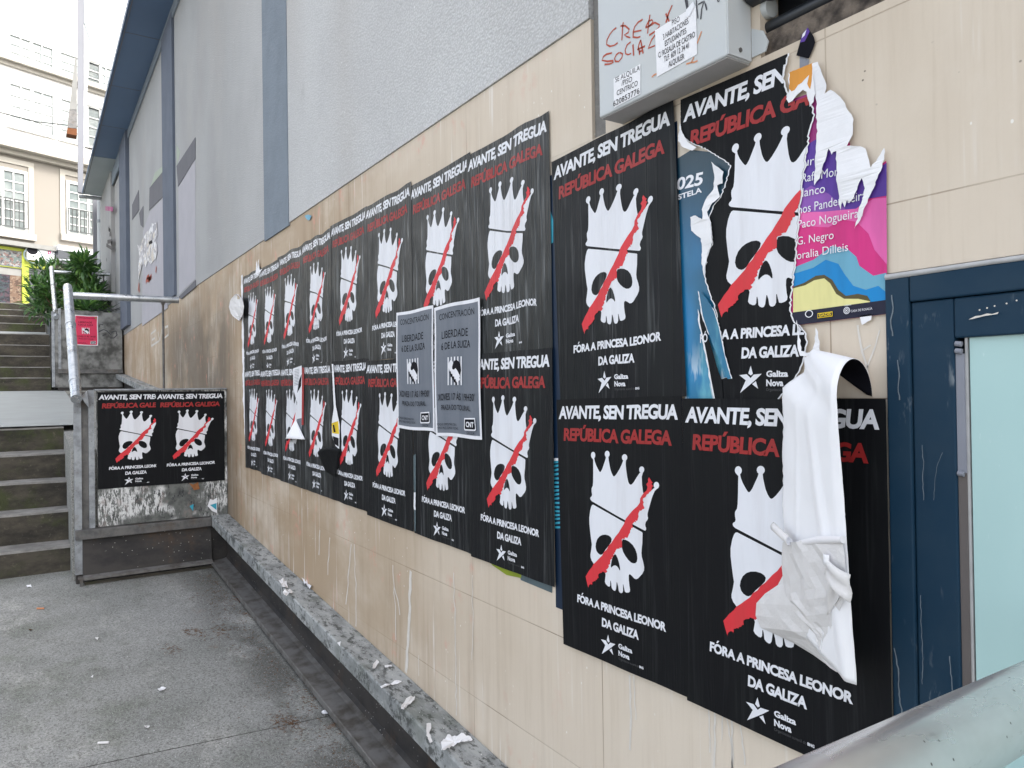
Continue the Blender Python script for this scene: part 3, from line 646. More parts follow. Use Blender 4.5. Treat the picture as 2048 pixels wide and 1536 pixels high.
# white upright fin on the roof corner
fin = MB(); fin.prism([on_x(156, 384, -17.24), on_x(166, 386, -17.24), on_x(167, 300, -17.24), on_x(167.5, 120, -17.24), on_x(168, -60, -17.24), on_x(155, -60, -17.24)], (-.12, 0, 0))
fo = fin.build('upright_fin', M['fin']); tag(fo, 'white upright metal fin standing at the end of the blue eave', 'fin')
fb = MB(); fb.prism([on_x(168, -60, -17.26), on_x(168, 45, -17.26), on_x(181, 85, -17.26), on_x(182, -60, -17.26)], (-.08, 0, 0)); fb.build('shade_side', M['soffit_end'], fo)
fb = MB(); fb.prism([on_x(168, 52, -17.26), on_x(168, 330, -17.26), on_x(175, 170, -17.26), on_x(181, 92, -17.26)], (-.08, 0, 0)); fb.build('pale_side', M['boxmetal'], fo)
pn = MB()
pn.prism([on_x(153, 92, -19.4), on_x(142, 190, -19.4), on_x(138.5, 219, -19.4), on_x(154, 219, -19.4), on_x(154, 150, -19.4)], (-.3, 0, 0))
po = pn.build('tapered_roof_spike', M['greycorn']); tag(po, 'narrow grey tapering roof piece with rusty foot left of the white fin', 'roof piece')
q = MB(); q.prism([on_x(138.5, 219.5, -19.4), on_x(135, 255, -19.4), on_x(154, 257, -19.4), on_x(154, 219.5, -19.4)], (-.3, 0, 0)); q.build('dark_band', M['plate'], po)
q = MB(); q.prism([on_x(135, 255.5, -19.4), on_x(133, 267, -19.4), on_x(154, 271, -19.4), on_x(154, 257.5, -19.4)], (-.3, 0, 0)); q.build('rusty_foot', M['rust'], po)
# drain pipe at the far corner
dp = MB(); dp.tube([on_x(200, 386, -17.75), on_x(201, 640, -17.75)], .055, 12)
dpo = dp.build('drain_pipe', M['boxmetal']); tag(dpo, 'grey drain pipe running down the far corner of the building', 'pipe')
for yy in (440, 520, 590): MB().tube([on_x(200.3, yy, -17.75), on_x(200.3, yy+6, -17.75)], .065, 12).build('clamp', M['frame'], dpo)
wp = MB(); wp.prism([on_x(186, 388, -18.1), on_x(195, 388, -18.1), on_x(196, 640, -18.1), on_x(188, 640, -18.1)], (-.2, 0, 0))
tag(wp.build('pale_post', M['fin']), 'pale square post left of the drain pipe', 'post')

# ---- window, bottom right
win = MB()
win.box((-.737, -.008, .25), (-.694, .06, 1.790)).box((-.693, -.008, 1.744), (1.4, .06, 1.790))
wo_ = win.build('window', M['winblue'], bld); bevel(wo_, .003)
wi = MB(); wi.box((-.693, -.003, .25), (-.6225, .06, 1.743)).box((-.622, -.003, 1.676), (1.4, .06, 1.743)); bevel(wi.build('inner_frame', M['winblue'], wo_), .003)
MB().box((-.622, .0, 1.452), (-.609, .03, 1.650)).build('sealant_bead', M['gasket'], wo_)
MB().box((-.622, .001, .25), (-.609, .03, 1.4515)).build('taupe_strip', M['taupe'], wo_)
MB().box((-.609, .004, .25), (-.605, .03, 1.676)).build('seal', M['seal'], wo_)
MB().box((-.605, .012, .25), (-.6025, .03, 1.676)).build('shadow_gap', M['ink'], wo_)
MB().box((-.6025, .006, .25), (1.4, .03, 1.676)).build('pane', M['frost'], wo_)
sl = MB(); rr = random.Random(3)
pts = [(-.735+.16*k, -.006, 1.793+rr.uniform(-.001, .002)) for k in range(14)]; sl.tube(pts, [.0045+.002*rr.random() for _ in pts], 6); sl.build('silicone_line', M['seal'], wo_)
for yy in (1.667, 1.655, 1.452): MB().tube([(-.6205, -.002, yy), (-.611, -.002, yy-.0015)], .005, 6).build('silicone_blob', M['gasket'], wo_)

# ================================================================= LEDGES ALONG THE WALL AND PARAPETS
def ledge(x0, x1, z0, label, gap=.075):
    zt = lambda x: z0-SL*x
    e = empty('wall_ledge', (x0, -.065, zt(x0)), label, 'ledge', 'ledges along the stone wall')
    mb = MB(); n = 40
    vs = []
    for i in range(n+1):
        x = x0+(x1-x0)*i/n; z = zt(x); j = rr.uniform(-.0015, .0015)
        vs += [(x, -.002, z-gap), (x, -.002, z), (x, -.126+j, z), (x, -.132+j, z-.006), (x, -.132+j, z-gap)]
    fs = []
    for i in range(n):
        for k in range(5): fs.append((i*5+k, (i+1)*5+k, (i+1)*5+(k+1) % 5, i*5+(k+1) % 5))
    fs += [(0, 1, 2, 3, 4), tuple(n*5+k for k in (4, 3, 2, 1, 0))]
    mb.add(vs, fs).build('slab', M['ledge'], e)
    ap = MB(); vs = []
    prof = [(-.002, -.001-gap), (-.012, -.001-gap), (-.014, -.315), (-.024, -.338), (-.050, -.345), (-.128, -.350), (-.133, -.343), (-.138, -.345), (-.139, -.372), (-.002, -.372)]; k_ = len(prof)
    for x in (x0, x1): vs += [(x, y, zt(x)+z) for y, z in prof]
    ap.add(vs, [(k, k_+k, k_+(k+1) % k_, (k+1) % k_) for k in range(k_)]+[tuple(range(k_)), tuple(range(2*k_-1, k_-1, -1))])
    ap.m = [1 if k in (3, 4, 5, 6, 7) else 0 for k in range(k_)]+[0, 0]
    ap.build('channel', [M['apron'], M['lip']], e)
    kb = MB(); vs = []
    for x in (x0, x1):
        z = zt(x); vs += [(x, -.004, z-.373), (x, -.122, z-.373), (x, -.122, z-.52), (x, -.004, z-.52)]
    kb.add(vs, [(k, 4+k, 4+(k+1) % 4, (k+1) % 4) for k in range(4)]+[(0, 1, 2, 3), (7, 6, 5, 4)]).build('kerb', M['step'], e)
    return e
ledge(-6.098, 4.0, .2295, 'long worn granite ledge below the rows of black posters')
ledge(-13.78, -6.24, 1.000, 'far granite ledge leading up to the planter with the red poster')

def parapet(X, zt, zb, label, name):
    """steel framed end wall between the steps and the building"""
    e = empty(name, (X, -.52, zb-.35), label, 'parapet', 'steel framed parapets')
    MB().box((X-.10, -.90, zb+.004), (X-.018, -.004, zt-.012)).build('board', M['board'], e)
    c = MB(); c.box((X-.11, -.915, zt-.011), (X+.004, -.004, zt+.002)); bevel(c.build('top_cap', M['frame'], e), .002)
    # upright: two flanges with a recessed web, as in a rolled channel
    MB().box((X-.08, -1.045, zb-.32), (X+.002, -1.000, zt-.01)).build('post', M['frame'], e)
    MB().box((X-.09, -.999, zb-.32), (X-.030, -.956, zt-.015)).build('post_web', M['plate'], e)
    MB().box((X-.08, -.955, zb+.002), (X-.006, -.918, zt-.004)).build('post', M['frame'], e)
    b = MB(); b.box((X-.10, -1.044, zb-.068), (X+.045, -.134, zb)); bevel(b.build('beam', M['plate'], e), .004)
    a = MB(); a.prism([(X-.02, -.998, zb-.069), (X-.02, -.998, zb-.37), (X+.062, -.998, zb-.352), (X+.062, -.998, zb-.34), (X+.03, -.998, zb-.330), (X-.005, -.998, zb-.069)], (0, .865, 0)); a.build('apron', M['apron'], e)
    MB().prism([(X+.032, -.998, zb-.329), (X+.0635, -.998, zb-.338), (X+.0635, -.998, zb-.353), (X+.066, -.998, zb-.353), (X+.066, -.998, zb-.334), (X+.032, -.998, zb-.322)], (0, .865, 0)).build('lip', M['lip'], e)
    f = MB(); f.box((X+.002, -1.03, zb-.345), (X+.062, -.999, zb-.33)).box((X+.035, -1.02, zb-.44), (X+.055, -1.0, zb-.345)); f.build('foot', M['plate'], e)
    MB().box((X-.10, -.99, zb-.46), (X+.03, -.10, zb-.371)).build('kerb', M['step'], e)
    MB().box((X-.10, -1.04, zb-.5), (X-.021, 0, zb-.069)).build('backing', M['apron'], e)
    return e
P1 = parapet(-6.1, 1.652, .650, 'near steel framed parapet with two black skull posters', 'poster_parapet')
# planter with the red poster: raw concrete face
PX = -13.8
pl = empty('planter', (PX-.7, -.5, 1.7), 'tall concrete planter holding the oleander, red poster on its face', 'planter')
c = MB(); c.box((PX-2.6, -.985, 1.75), (PX, -.03, 2.985)); c.box((PX-.12, -.985, 2.986), (PX+.004, -.30, 3.0)); bevel(c.build('concrete_box', M['planterconc'], pl), .02, 3)
MB().box((PX-.1, -.95, 1.98), (PX+.05, -.03, 2.045)).build('beam', M['plate'], pl)
MB().box((PX-.1, -.95, 1.70), (PX-.01, -.03, 1.978)).build('apron', M['apron'], pl)
MB().box((PX-.08, -1.030, 1.76), (PX+.004, -.988, 2.97)).build('post', M['frame'], pl)
MB().box((PX-.08, -.94, 2.05), (PX+.012, -.90, 3.02)).build('post', M['frame'], pl)
MB().box((PX-2.5, -.93, 2.93), (PX-.13, -.08, 2.99)).build('soil', M['stem'], pl)
# steel guard of the upper landing
gd = empty('steel_guard', (-17.6, -1.0, 2.9), 'grey steel guard plate between upper landing and oleander', 'guard')
MB().box((-17.7, -1.03, 2.85), (-17.62, -.98, 3.55)).build('post', M['frame'], gd)
MB().box((-17.69, -.979, 2.85), (-17.64, -.2, 3.4)).build('plate', M['plate'], gd)

# ---------------------------------------------------------------- tubular handrails
def handrail(label, low, top, yend, xpost, r, zpost, mat, ups=()):
    e = empty('handrail', low, label, 'handrail', 'tubular handrails of the steps')
    lo, tp = Vector(low), Vector(top)
    d = (tp-lo).normalized()
    t = MB(); t.tube([lo, lo+d*.05, lo+(tp-lo)*.5, tp-d*.03, tp, tp+d*.012], [r, r, r, r, r*.96, r*.6], 16)
    t.build('sloping_tube', M['galv'], e)
    for f_ in (.12, .60): MB().tube([lo+(tp-lo)*f_, lo+(tp-lo)*(f_+.012)], r*1.12, 16).build('sleeve', M['galv'], e)
    h = MB(); a = Vector((tp.x, tp.y+r*.6, tp.z-.075)); b = Vector((tp.x, yend, tp.z-.075+ups[0]))
    h.tube([a, b], r*.86, 16); h.build('level_tube', mat, e)
    p = MB(); pp = a+(b-a)*((xpost-a.y)/(b.y-a.y)); p.tube([pp-Vector((0, 0, r*.8)), (pp.x, pp.y, zpost)], .0105, 8)
    p.tube([pp-Vector((0, 0, r*.75)), pp-Vector((0, 0, r+.02))], [.022, .011], 10); p.build('thin_post', M['plate'], e)
    return e
handrail('nearest tubular handrail rising from the black poster parapet', (-5.98, -1.034, 1.585), (-7.62, -1.022, 2.580), -.112, -.25, .036, LZ(-7.6), M['galv'], (.005,))
handrail('second tubular handrail crossing in front of the oleander', (-13.75, -.968, 2.87), (-15.25, -.995, 3.885), -.09, -.19, .036, 2.9, M['galv'], (.02,))
handrail('farthest tubular handrail behind the top of the oleander', (-17.75, -.978, 3.34), (-19.2, -.99, 4.72), -.07, -.2, .040, 3.6, M['galv'], (.02,))
# bracket plate of the nearest rail on the parapet post
MB().prism([(-6.02, -1.005, 1.60), (-6.02, -.965, 1.64), (-6.02, -.955, 1.52)], (-.06, 0, 0)).build('bracket', M['frame'], P1)
# the rail close to the camera
f1, f2 = ray(1960, 1453)/FPX, ray(2048, 1407)/FPX
a = CAMP+f1*.640; b = CAMP+f2*.702; d = (b-a).normalized()
nr = MB(); nr.tube([a-d*.9, a-d*.3, a, b, b+d*.30, b+d*.47], .0322, 32)
e = empty('near_handrail', a, 'thick grey metal tube rail close in front of the window', 'handrail')
nr.build('tube', M['rail'], e)
q = MB(); q.tube([b+d*.42, b+d*.42-Vector((0, 0, 1.5))], .012, 8); q.build('thin_post', M['plate'], e)

# paint drips and scuffs on the window frame

def frame_marks():
    S = Sheet(); t = []; sc_ = []
    for L, wd in [([(1789,1296),(1794,1320),(1798,1345),(1799,1390),(1806,1432)], .0022), ([(1842,1190),(1843,1250),(1846,1310),(1845,1368)], .0011), ([(1900,1312),(1902,1340),(1906,1392)], .0014),
                  ([(1784,590),(1787,615),(1782,640),(1786,672)], .0022), ([(1796,720),(1799,745),(1797,775),(1800,800)], .002), ([(1845,890),(1848,930),(1846,960),(1848,1000)], .001), ([(1886,905),(1874,935),(1870,970),(1868,1000)], .0006)]:
        sc_ += stroke([wxz(p, -.008) for p in jag(L, 7, 1.0, len(L))], wd)
    S.ink(sc_, M['scuff'])
    t += poly([wxz(p, -.008) for p in [(1938,639),(1952,632),(1962,631),(1975,627),(1985,628),(1998,624),(1996,628),(1970,632),(1946,638)]])
    for x, y in [(1960,620),(1975,616),(1990,612),(2014,607),(2034,601)]: c = wxz((x, y), -.008); t += ring(c[0], c[1], 0, .0014, 7)
    S.ink(t, M['glue']); return S
# ================================================================= POSTERS
PWD, PHT = .492, .705
def jitter_edge(line, step, amp, seed): return jag(line, step, amp, seed)
RED = jag(REDL, .012, .0022, 5)+jag(REDR+[REDL[0]], .0035, .0042, 9)[:-1]
_RED = poly(RED)
def skull_sheet(sfx, wd=PWD, wav=0, dots=True):
    k = {'': 'black', '_far': 'black_far', '_near': 'black_near'}[sfx]
    S = Sheet()
    S.ink(rect(0, -PHT, wd, 0, 12, 18), M[k])
    W, Rd, D, G = M['pw'+sfx], M['pr'+sfx], M['pd'+sfx], M['pg'+sfx]
    S.ink(text('AVANTE, SEN TREGUA', .0085, .479, -.0560, .0365, .040, .13, .92), W)
    S.ink(text('REPÚBLICA GALEGA', .030, .457, -.1185, .0365, .040, .10, .92), D)
    S.ink(poly(CROWN)+poly(SKULL), W)
    S.ink(poly(EYEL)+poly(EYER)+poly(NOSE), M[k])
    S.ink(_RED, Rd)
    S.ink(text('FORA A PRINCESA LEONOR', .0725, .418, -.5695, .0222, .045, .08, .95)+poly([(.0925, -.5455), (.0960, -.5455), (.1015, -.5395), (.0965, -.5395)]), W)
    S.ink(text('DA GALIZA', .1775, .3205, -.6128, .0240, .045, .08, .95), W)
    for p in STAR: S.ink(poly(p), W)
    S.ink(text('Galiza', .2433, .2960, -.6528, .0130, .040, .0), W)
    S.ink(text('Nova', .2433, .2850, -.6720, .0140, .040, .0), W)
    S.ink(text('Organización xuvenil do', .2433, .3190, -.6818, .0062, .0, .0), G)
    S.ink(text('BNG', .3212, .3365, -.6818, .0062, .04, .05), W)
    return S
def creases(seed, amt):
    r = random.Random(seed); ks = [(r.uniform(10, 95), r.uniform(0, 6.3), r.uniform(.3, 1)*amt, r.uniform(-2.5, 2.5)) for _ in range(5)]
    kz = [(r.uniform(8, 40), r.uniform(0, 6.3), r.uniform(.3, 1)*amt*.8) for _ in range(3)]
    def f(u, v):
        du = sum(a*math.sin(k*u+p+s*v)/ (k*.03+1) for k, p, a, s in ks); dv = sum(a*math.sin(k*u+p) for k, p, a in kz)+amt*.5*math.sin(7*u+seed)
        return u+du, v+dv
    return f
SK = {s: skull_sheet(s) for s in ('', '_far', '_near')}
GRP = 'black crowned skull posters'
def wall_poster(label, x, z, rot, sfx, lift, seed, amt):
    o = SK[sfx].build('skull_poster', (x, 0, z), XAX, WALLN, R_(rot), lift, creases(seed, amt))
    return tag(o, label, 'poster', GRP)
ORD = ['first', 'second', 'third', 'fourth', 'fifth', 'sixth', 'seventh', 'eighth']
UP = [(-5.530, 2.452, .3), (-5.082, 2.440, -.2), (-4.632, 2.446, .2), (-4.142, 2.446, -.1), (-3.660, 2.452, .3), (-3.188, 2.450, -.2), (-2.712, 2.432, .2), (-2.243, 2.425, .1)]
LOW = [(-5.512, 1.780, .3), (-5.066, 1.772, -.3), (-4.612, 1.765, .1), (-4.150, 1.764, -.2), (-3.662, 1.760, -.3), (-3.192, 1.744, -.5), (-2.695, 1.738, -.5), (-2.238, 1.727, -.4)]
notes_up = ['creased', 'white shred above', 'creased', 'creased', 'creased', 'beside grey notice', 'behind grey notices', 'uncovered skull']
notes_lo = ['frayed edge', 'undamaged', 'white curl', 'loose flap', 'yellow tear', 'grey notice corner', 'mostly covered', 'uncovered skull']
for i, (x, z, r) in enumerate(UP):
    wall_poster('%s black skull poster from the left in the upper row, %s' % (ORD[i], notes_up[i]), x, z, r, '_far', .002+.0012*(i % 2)+.0002*i, 10+i, .0034 if i < 6 else .0026)
for i, (x, z, r) in enumerate(LOW):
    wall_poster('%s black skull poster from the left in the lower row, %s' % (ORD[i], notes_lo[i]), x, z, r, '_far' if i < 4 else '', .0062+.0012*(i % 2)+.0002*i, 30+i, .0018 if i < 5 else .0012)
wall_poster('black skull poster right of the navy strip, upper one under the meter box', -1.735, 2.268, 2.1, '', .0085, 51, .0014)
wall_poster('black skull poster right of the navy strip, lower one with intact corners', -1.723, 1.571, 1.3, '_near', .0125, 52, .0005)
lo10 = SK['_near'].build('skull_poster', (-1.2265, 0, 1.575), XAX, WALLN, R_(0.0), .0145, creases(53, .0006))
tag(lo10, 'black skull poster next to the blue window frame, half hidden by hanging torn paper', 'poster', GRP)
# torn upper poster: clipped between its two torn edges
TL = [(1364,60),(1365,240),(1368,272),(1384,284),(1420,300),(1450,318),(1467,331),(1463,345),(1456,370),(1447,395),(1432,412),(1424,432),(1428,455),(1431,485),(1420,512),(1415,540),(1416,562),(1426,590),(1437,620),(1444,655),(1452,700),(1461,735),(1467,752),(1440,760),(1446,800),(1446,860)]
TR = [(1581,60),(1580,108),(1573,135),(1568,160),(1576,184),(1584,206),(1596,203),(1608,194),(1620,190),(1627,215),(1632,232),(1622,262),(1617,300),(1612,340),(1606,380),(1602,420),(1597,470),(1593,520),(1590,560),(1585,590),(1583,622),(1590,642),(1606,656),(1615,668),(1616,690),(1612,712),(1604,735),(1590,760),(1560,797),(1556,860)]
T0 = (-1.222, 2.278)
def loc_edge(pts, seed, amp, rot=-1.2):
    c, s = math.cos(R_(-rot)), math.sin(R_(-rot)); q = []
    for p in pts:
        x, z = wxz(p); x -= T0[0]; z -= T0[1]; q.append((x*c-z*s, x*s+z*c))
    return mono(jag(q, .005, amp, seed))
tl, tr_ = loc_edge(TL, 3, .0022), loc_edge(TR, 4, .0024)
torn = Sheet(); rim = Sheet().ink(rect(0, -PHT, PWD, 0, 6, 9), M['paper']).clipped(mono([(x-.0035, z) for x, z in tl]), mono([(x+.0035, z) for x, z in tr_]))
torn.layers = rim.layers+SK['_near'].clipped(tl, tr_).layers
tag(torn.build('skull_poster', (T0[0], 0, T0[1]), XAX, WALLN, R_(-1.2), .0072, creases(54, .0006)), 'torn black skull poster between the teal strip and the pink festival poster', 'poster', GRP)

# posters on the near parapet
for k, (yy, zz, lb) in enumerate([(-.898, 1.632, 'left black skull poster on the steel parapet, its right edge overlapped'), (-.512, 1.630, 'right black skull poster on the steel parapet, fully visible')]):
    o = SK['_near'].build('skull_poster', (-6.118, yy, zz), (0, 1, 0), (1, 0, 0), R_(-.1-.1*k), .0012+.0035*k, creases(60+k, .0006)); tag(o, lb, 'poster', GRP)

# ---------------------------------------------------------------- generic text on a wall plane, measured by its baseline in the photo
def wtext(s, p0, p1, cap, bold=.01, shear=0., y=0.0, spacing=1.0):
    a = Vector(wxz(p0, y)); b = Vector(wxz(p1, y)); L = (b-a).length; c, sn = (b-a).x/L, (b-a).y/L
    return [[(a.x+p[0]*c-p[1]*sn, a.y+p[0]*sn+p[1]*c) for p in t] for t in text(s, 0, L, 0, cap, bold, shear, spacing)]
def wpoly(pts, y=0.0, seed=None, amp=.0015, step=.006):
    q = [wxz(p, y) for p in pts]
    if seed is not None: q = jag(q+[q[0]], step, amp, seed)[:-1]
    return poly(q)
def lips(amp, seed):
    def f(u, v):
        return amp*(.5+.5*math.sin(u*47+seed)*math.cos(v*39+seed*2)) + amp*.6*max(0., math.sin(u*90+v*70+seed))
    return f
def wall_sheet(name, layers, label, cat, lift, group=None, y=0.0):
    S = Sheet()
    for t, m in layers: S.ink(t, M[m])
    xs = [p[0] for t, _ in layers for q in t for p in q]; zs = [p[1] for t, _ in layers for q in t for p in q]
    ox, oz = min(xs), min(zs)
    S.layers = [([[(p[0]-ox, p[1]-oz) for p in q] for q in t], m) for t, m in S.layers]
    return tag(S.build(name, (ox, y, oz), XAX, WALLN, 0, lift, curl=lips(.0035, len(xs)) if name == 'paper_shred' and y == 0 and len(layers) == 1 else None), label, cat, group)

# ---------------------------------------------------------------- two grey notices and the red one
def notice(main, txt, org, ax, nrm, rot, label, lift, wd, ht, seed, group):
    S = Sheet(); u = wd/.335; v = ht/.475
    S.ink(rect(0, -ht, wd, 0, 8, 12), M['sheetw'])
    S.ink(rect(.012*u, -ht+.012*v, wd-.012*u, -.012*v, 8, 12), M[main])
    T = M[txt]; X = lambda x: x*u; Y = lambda z: z*v
    S.ink(text('CONCENTRACIÓN', X(.040), X(.297), Y(-.052), .022*v, .006, 0), T)
    S.ink(text('LIBERDADE', X(.058), X(.252), Y(-.122), .027*v, .006, 0), T)
    S.ink(text('6 DE LA SUIZA', X(.055), X(.268), Y(-.162), .025*v, .006, 0), T)
    for k in range(5): S.ink(rect(X(.105+.0245*k), Y(-.292), X(.105+.0245*k+.009), Y(-.192)), M['sheetw'])
    hand_w = [(.118,-.212),(.128,-.204),(.142,-.206),(.150,-.214),(.156,-.226),(.176,-.238),(.196,-.256),(.200,-.262),(.194,-.266),(.200,-.272),(.193,-.277),(.186,-.276),(.188,-.284),(.180,-.285),(.172,-.279),(.160,-.283),(.146,-.270),(.130,-.258),(.122,-.240),(.114,-.226)]
    hand_b = [(.150,-.214),(.160,-.206),(.176,-.204),(.192,-.210),(.204,-.222),(.208,-.240),(.204,-.252),(.196,-.256),(.182,-.242),(.168,-.232),(.156,-.238),(.144,-.236),(.142,-.228)]
    S.ink(poly([(X(a), Y(b)) for a, b in hand_w]), M['sheetw']); S.ink(poly([(X(a), Y(b)) for a, b in hand_b]), T)
    for k in range(4):
        x, z = .122+.0125*k, -.244-.0095*k
        S.ink(poly([(X(x), Y(z)), (X(x+.009), Y(z+.002)), (X(x+.017), Y(z-.018)), (X(x+.010), Y(z-.021))]), T)
    S.ink(text('XOVES 17 ÁS 19H30\'', X(.030), X(.300), Y(-.345), .024*v, .006, 0), T)
    S.ink(text('PRAZA DO TOURAL', X(.055), X(.268), Y(-.380), .018*v, .004, 0), T)
    S.ink(text('PORQUE SOMOS MÁIS DE 6', X(.018), X(.165), Y(-.436), .008*v, .0, 0), T)
    S.ink(text('SOMOS MILES, SOMOS TODAS', X(.018), X(.178), Y(-.449), .008*v, .0, 0), T)
    lo = [(.226,-.405),(.300,-.402),(.304,-.442),(.298,-.446),(.226,-.448),(.222,-.442)]
    S.ink(poly([(X(a), Y(b)) for a, b in lo]), M['sheetw'])
    S.ink(poly([(X(.263+(a-.263)*.88), Y(-.425+(b+.425)*.78)) for a, b in lo]), T)
    S.ink(text('CNT', X(.236), X(.290), Y(-.435), .018*v, .03, .05), M['sheetw'])
    S.ink(text('GALIZA', X(.240), X(.292), Y(-.459), .008*v, .0, 0), T)
    def wv(a, b): return a+.0035*math.sin(b*14+seed), b+.002*math.sin(a*20+seed*2)
    return tag(S.build('notice', org, ax, nrm, R_(rot), lift, wv), label, 'notice', group)
notice('slate', 'ink', (-2.838, 0, 1.930), XAX, WALLN, -.5, 'left of two grey protest notices pasted over the black posters', .0125, .338, .480, 1.0, 'grey protest notices')
notice('slate', 'ink', (-2.488, 0, 1.918), XAX, WALLN, .2, 'right of two grey protest notices pasted over the black posters', .0150, .338, .484, 2.6, 'grey protest notices')
notice('pinkred', 'ink', (PX+.004, -.712, 2.925), (0, 1, 0), (1, 0, 0), -.5, 'crimson protest notice on the concrete planter', .002, .330, .490, .5, None)

# ---------------------------------------------------------------- older posters underneath
navy = [(rect(-1.757, .958, -1.240, 2.235, 6, 10), 'navy')]
rr = random.Random(5)
cy = []
for k in range(17):
    z = 1.19+.012*k; cy += poly([(-1.757, z), (-1.700, z+.010+.004*math.sin(k)), (-1.700, z+.014+.004*math.sin(k)), (-1.757, z+.007)])
navy += [(cy, 'cyan'), (poly([(-1.757, 2.03), (-1.742, 2.035), (-1.740, 2.10), (-1.757, 2.14)]), 'cyan'), (poly([(-1.72, 1.560), (-1.5, 1.575), (-1.245, 1.588), (-1.245, 1.597), (-1.6, 1.588)]), 'cyan'),
         (poly([(-1.755, 1.39), (-1.70, 1.395), (-1.70, 1.402), (-1.755, 1.398)]), 'sheetw')]
navy += [([[(x*0-1.712+p, z) for p, z in [(q[1]*-1, q[0]) for q in t]] for x in (0,) for t in text('AVISOS', 0.985, 1.015, 0, .006, .02)], 'sheetw')]
wall_sheet('navy_poster', navy, 'navy older poster showing as a narrow strip between black posters', 'poster', .0008)
TE = [(1357,317),(1384,300),(1420,304),(1470,326),(1473,420),(1470,560),(1470,700),(1476,800),(1372,800),(1366,600),(1360,430)]
teal = [(wpoly(TE), 'teal')]
teal += [(wtext('2025', (1337,385.5), (1407,369.5), .029, .03, .08), 'sheetw'), (wtext('COMPOSTELA', (1300,419), (1405.6,385), .0125, .03, .0), 'sheetw')]
wall_sheet('teal_poster', teal, 'teal older poster with 025 and STELA left of the torn skull poster', 'poster', .0026)
W1 = [(1430,325),(1440,334),(1455,345),(1452,368),(1440,372),(1446,395),(1428,412),(1421,425),(1427,440),(1430,462),(1432,484),(1421,505),(1417,530),(1416,555),(1412,545),(1409,510),(1408,478),(1388,462),(1386,435),(1398,432),(1412,440),(1410,420),(1417,400),(1432,380),(1434,350)]
wall_sheet('paper_shred', [(wpoly(W1, seed=8), 'paper')], 'white ragged tear between teal strip and torn skull poster', 'paper shred', .0082, 'torn paper shreds')
TONG = [(1404,582),(1420,598),(1434,622),(1444,655),(1453,700),(1462,735),(1469,757),(1462,758),(1447,725),(1432,690),(1422,662),(1412,632)]
wall_sheet('paper_shred', [(wpoly([(x+(2 if x > 1430 else -2), y) for x, y in TONG], seed=9), 'paper'), (wpoly(TONG), 'teal')], 'thin teal tongue of paper hanging over the torn skull poster', 'paper shred', .0105, 'torn paper shreds')
wall_sheet('paper_shred', [(wpoly([(1366,246),(1372,268),(1386,288),(1400,296),(1392,303),(1374,296),(1364,284)], seed=12), 'paper')], 'small white shred at the left edge of the torn skull poster', 'paper shred', .0105, 'torn paper shreds')

BS = [(1404,618),(1412,640),(1420,668),(1430,700),(1440,735),(1449,760),(1452,800),(1436,800),(1428,760),(1420,715),(1412,675),(1405,645)]
wall_sheet('paper_shred', [(wpoly([(x-3, y) for x, y in BS], seed=71), 'paper'), (wpoly(BS), 'black_near'), (wtext('FÓ', (1406,686), (1421,684), .020, .02, .08), 'pw_near')], 'narrow black strip with cut letters left of the teal tongue', 'paper shred', .0088, 'torn paper shreds')
# pink festival poster
pk = [(wpoly([(1585,205),(1640,178),(1655,200),(1690,250),(1706,300),(1742,345),(1775,322),(1777,628),(1585,652)]), 'magenta'),
      (wpoly([(1585,200),(1645,180),(1648,300),(1585,330)]), 'plum'),
      (wpoly([(1585,310),(1650,270),(1700,310),(1742,350),(1776,326),(1776,345),(1776,392),(1740,398),(1700,430),(1650,432),(1588,425)]), 'violet'),
      (wpoly([(1588,395),(1625,372),(1660,388),(1695,420),(1650,430),(1588,432)]), 'purple'),
      (wpoly([(1586,425),(1650,424),(1715,418),(1750,398),(1776,396),(1777,530),(1752,500),(1740,468),(1716,444),(1690,440),(1660,455),(1586,452)]), 'pink'),
      (wpoly([(1586,452),(1660,455),(1690,440),(1716,444),(1740,468),(1752,500),(1777,530),(1777,560),(1586,560)]), 'magenta'),
      (wpoly([(1592,535),(1630,520),(1668,492),(1700,500),(1716,514),(1722,532),(1750,552),(1776,546),(1777,602),(1590,606)]), 'tealgrey'),
      (wpoly([(1591,548),(1630,536),(1655,520),(1680,528),(1692,548),(1710,572),(1735,580),(1760,572),(1777,586),(1777,603),(1590,626)]), 'blue'),
      (wpoly([(1590,574),(1612,566),(1635,552),(1652,550),(1668,560),(1680,580),(1695,592),(1720,588),(1738,592),(1745,603),(1590,624)]), 'olive'),
      (wpoly([(1590,577),(1614,571),(1632,561),(1652,557),(1664,567),(1676,588),(1692,598),(1720,598),(1744,603),(1742,606),(1590,625)]), 'gold'),
      (wpoly([(1584,626),(1777,600),(1777,628),(1584,652)]), 'deepnavy')]
for s_, a_, b_, cp in [('ur', (1612,334), (1632,330), .017), ('Rafa Mor', (1608,366), (1680,352), .017), ('Blanco', (1597,397), (1654,386), .017), ('nos Pandereteira', (1601,429), (1737,399), .017), ('Paco Nogueiras', (1600,458), (1730,434), .0165), ('G. Negro', (1599,491), (1672,478), .0155), ('coralia Dilleis', (1590,521), (1701,502), .0155)]:
    pk.append((wtext(s_, a_, b_, cp, .0), 'sheetw'))
pk += [(wpoly([(1640,627),(1670,623),(1670,633),(1640,637)]), 'yellow'), (wpoly([(1641,628.5),(1669,624.8),(1669,631.6),(1641,635.4)]), 'deepnavy'), (wtext('GADIS', (1643,634), (1667,631), .0056, .03), 'yellow'),
       (wtext('CASA DE ROSALÍA', (1707,625), (1750,619.5), .0042, .0), 'sheetw'), (wtext('colabora', (1694,613), (1708,611), .003, .0), 'sheetw')]
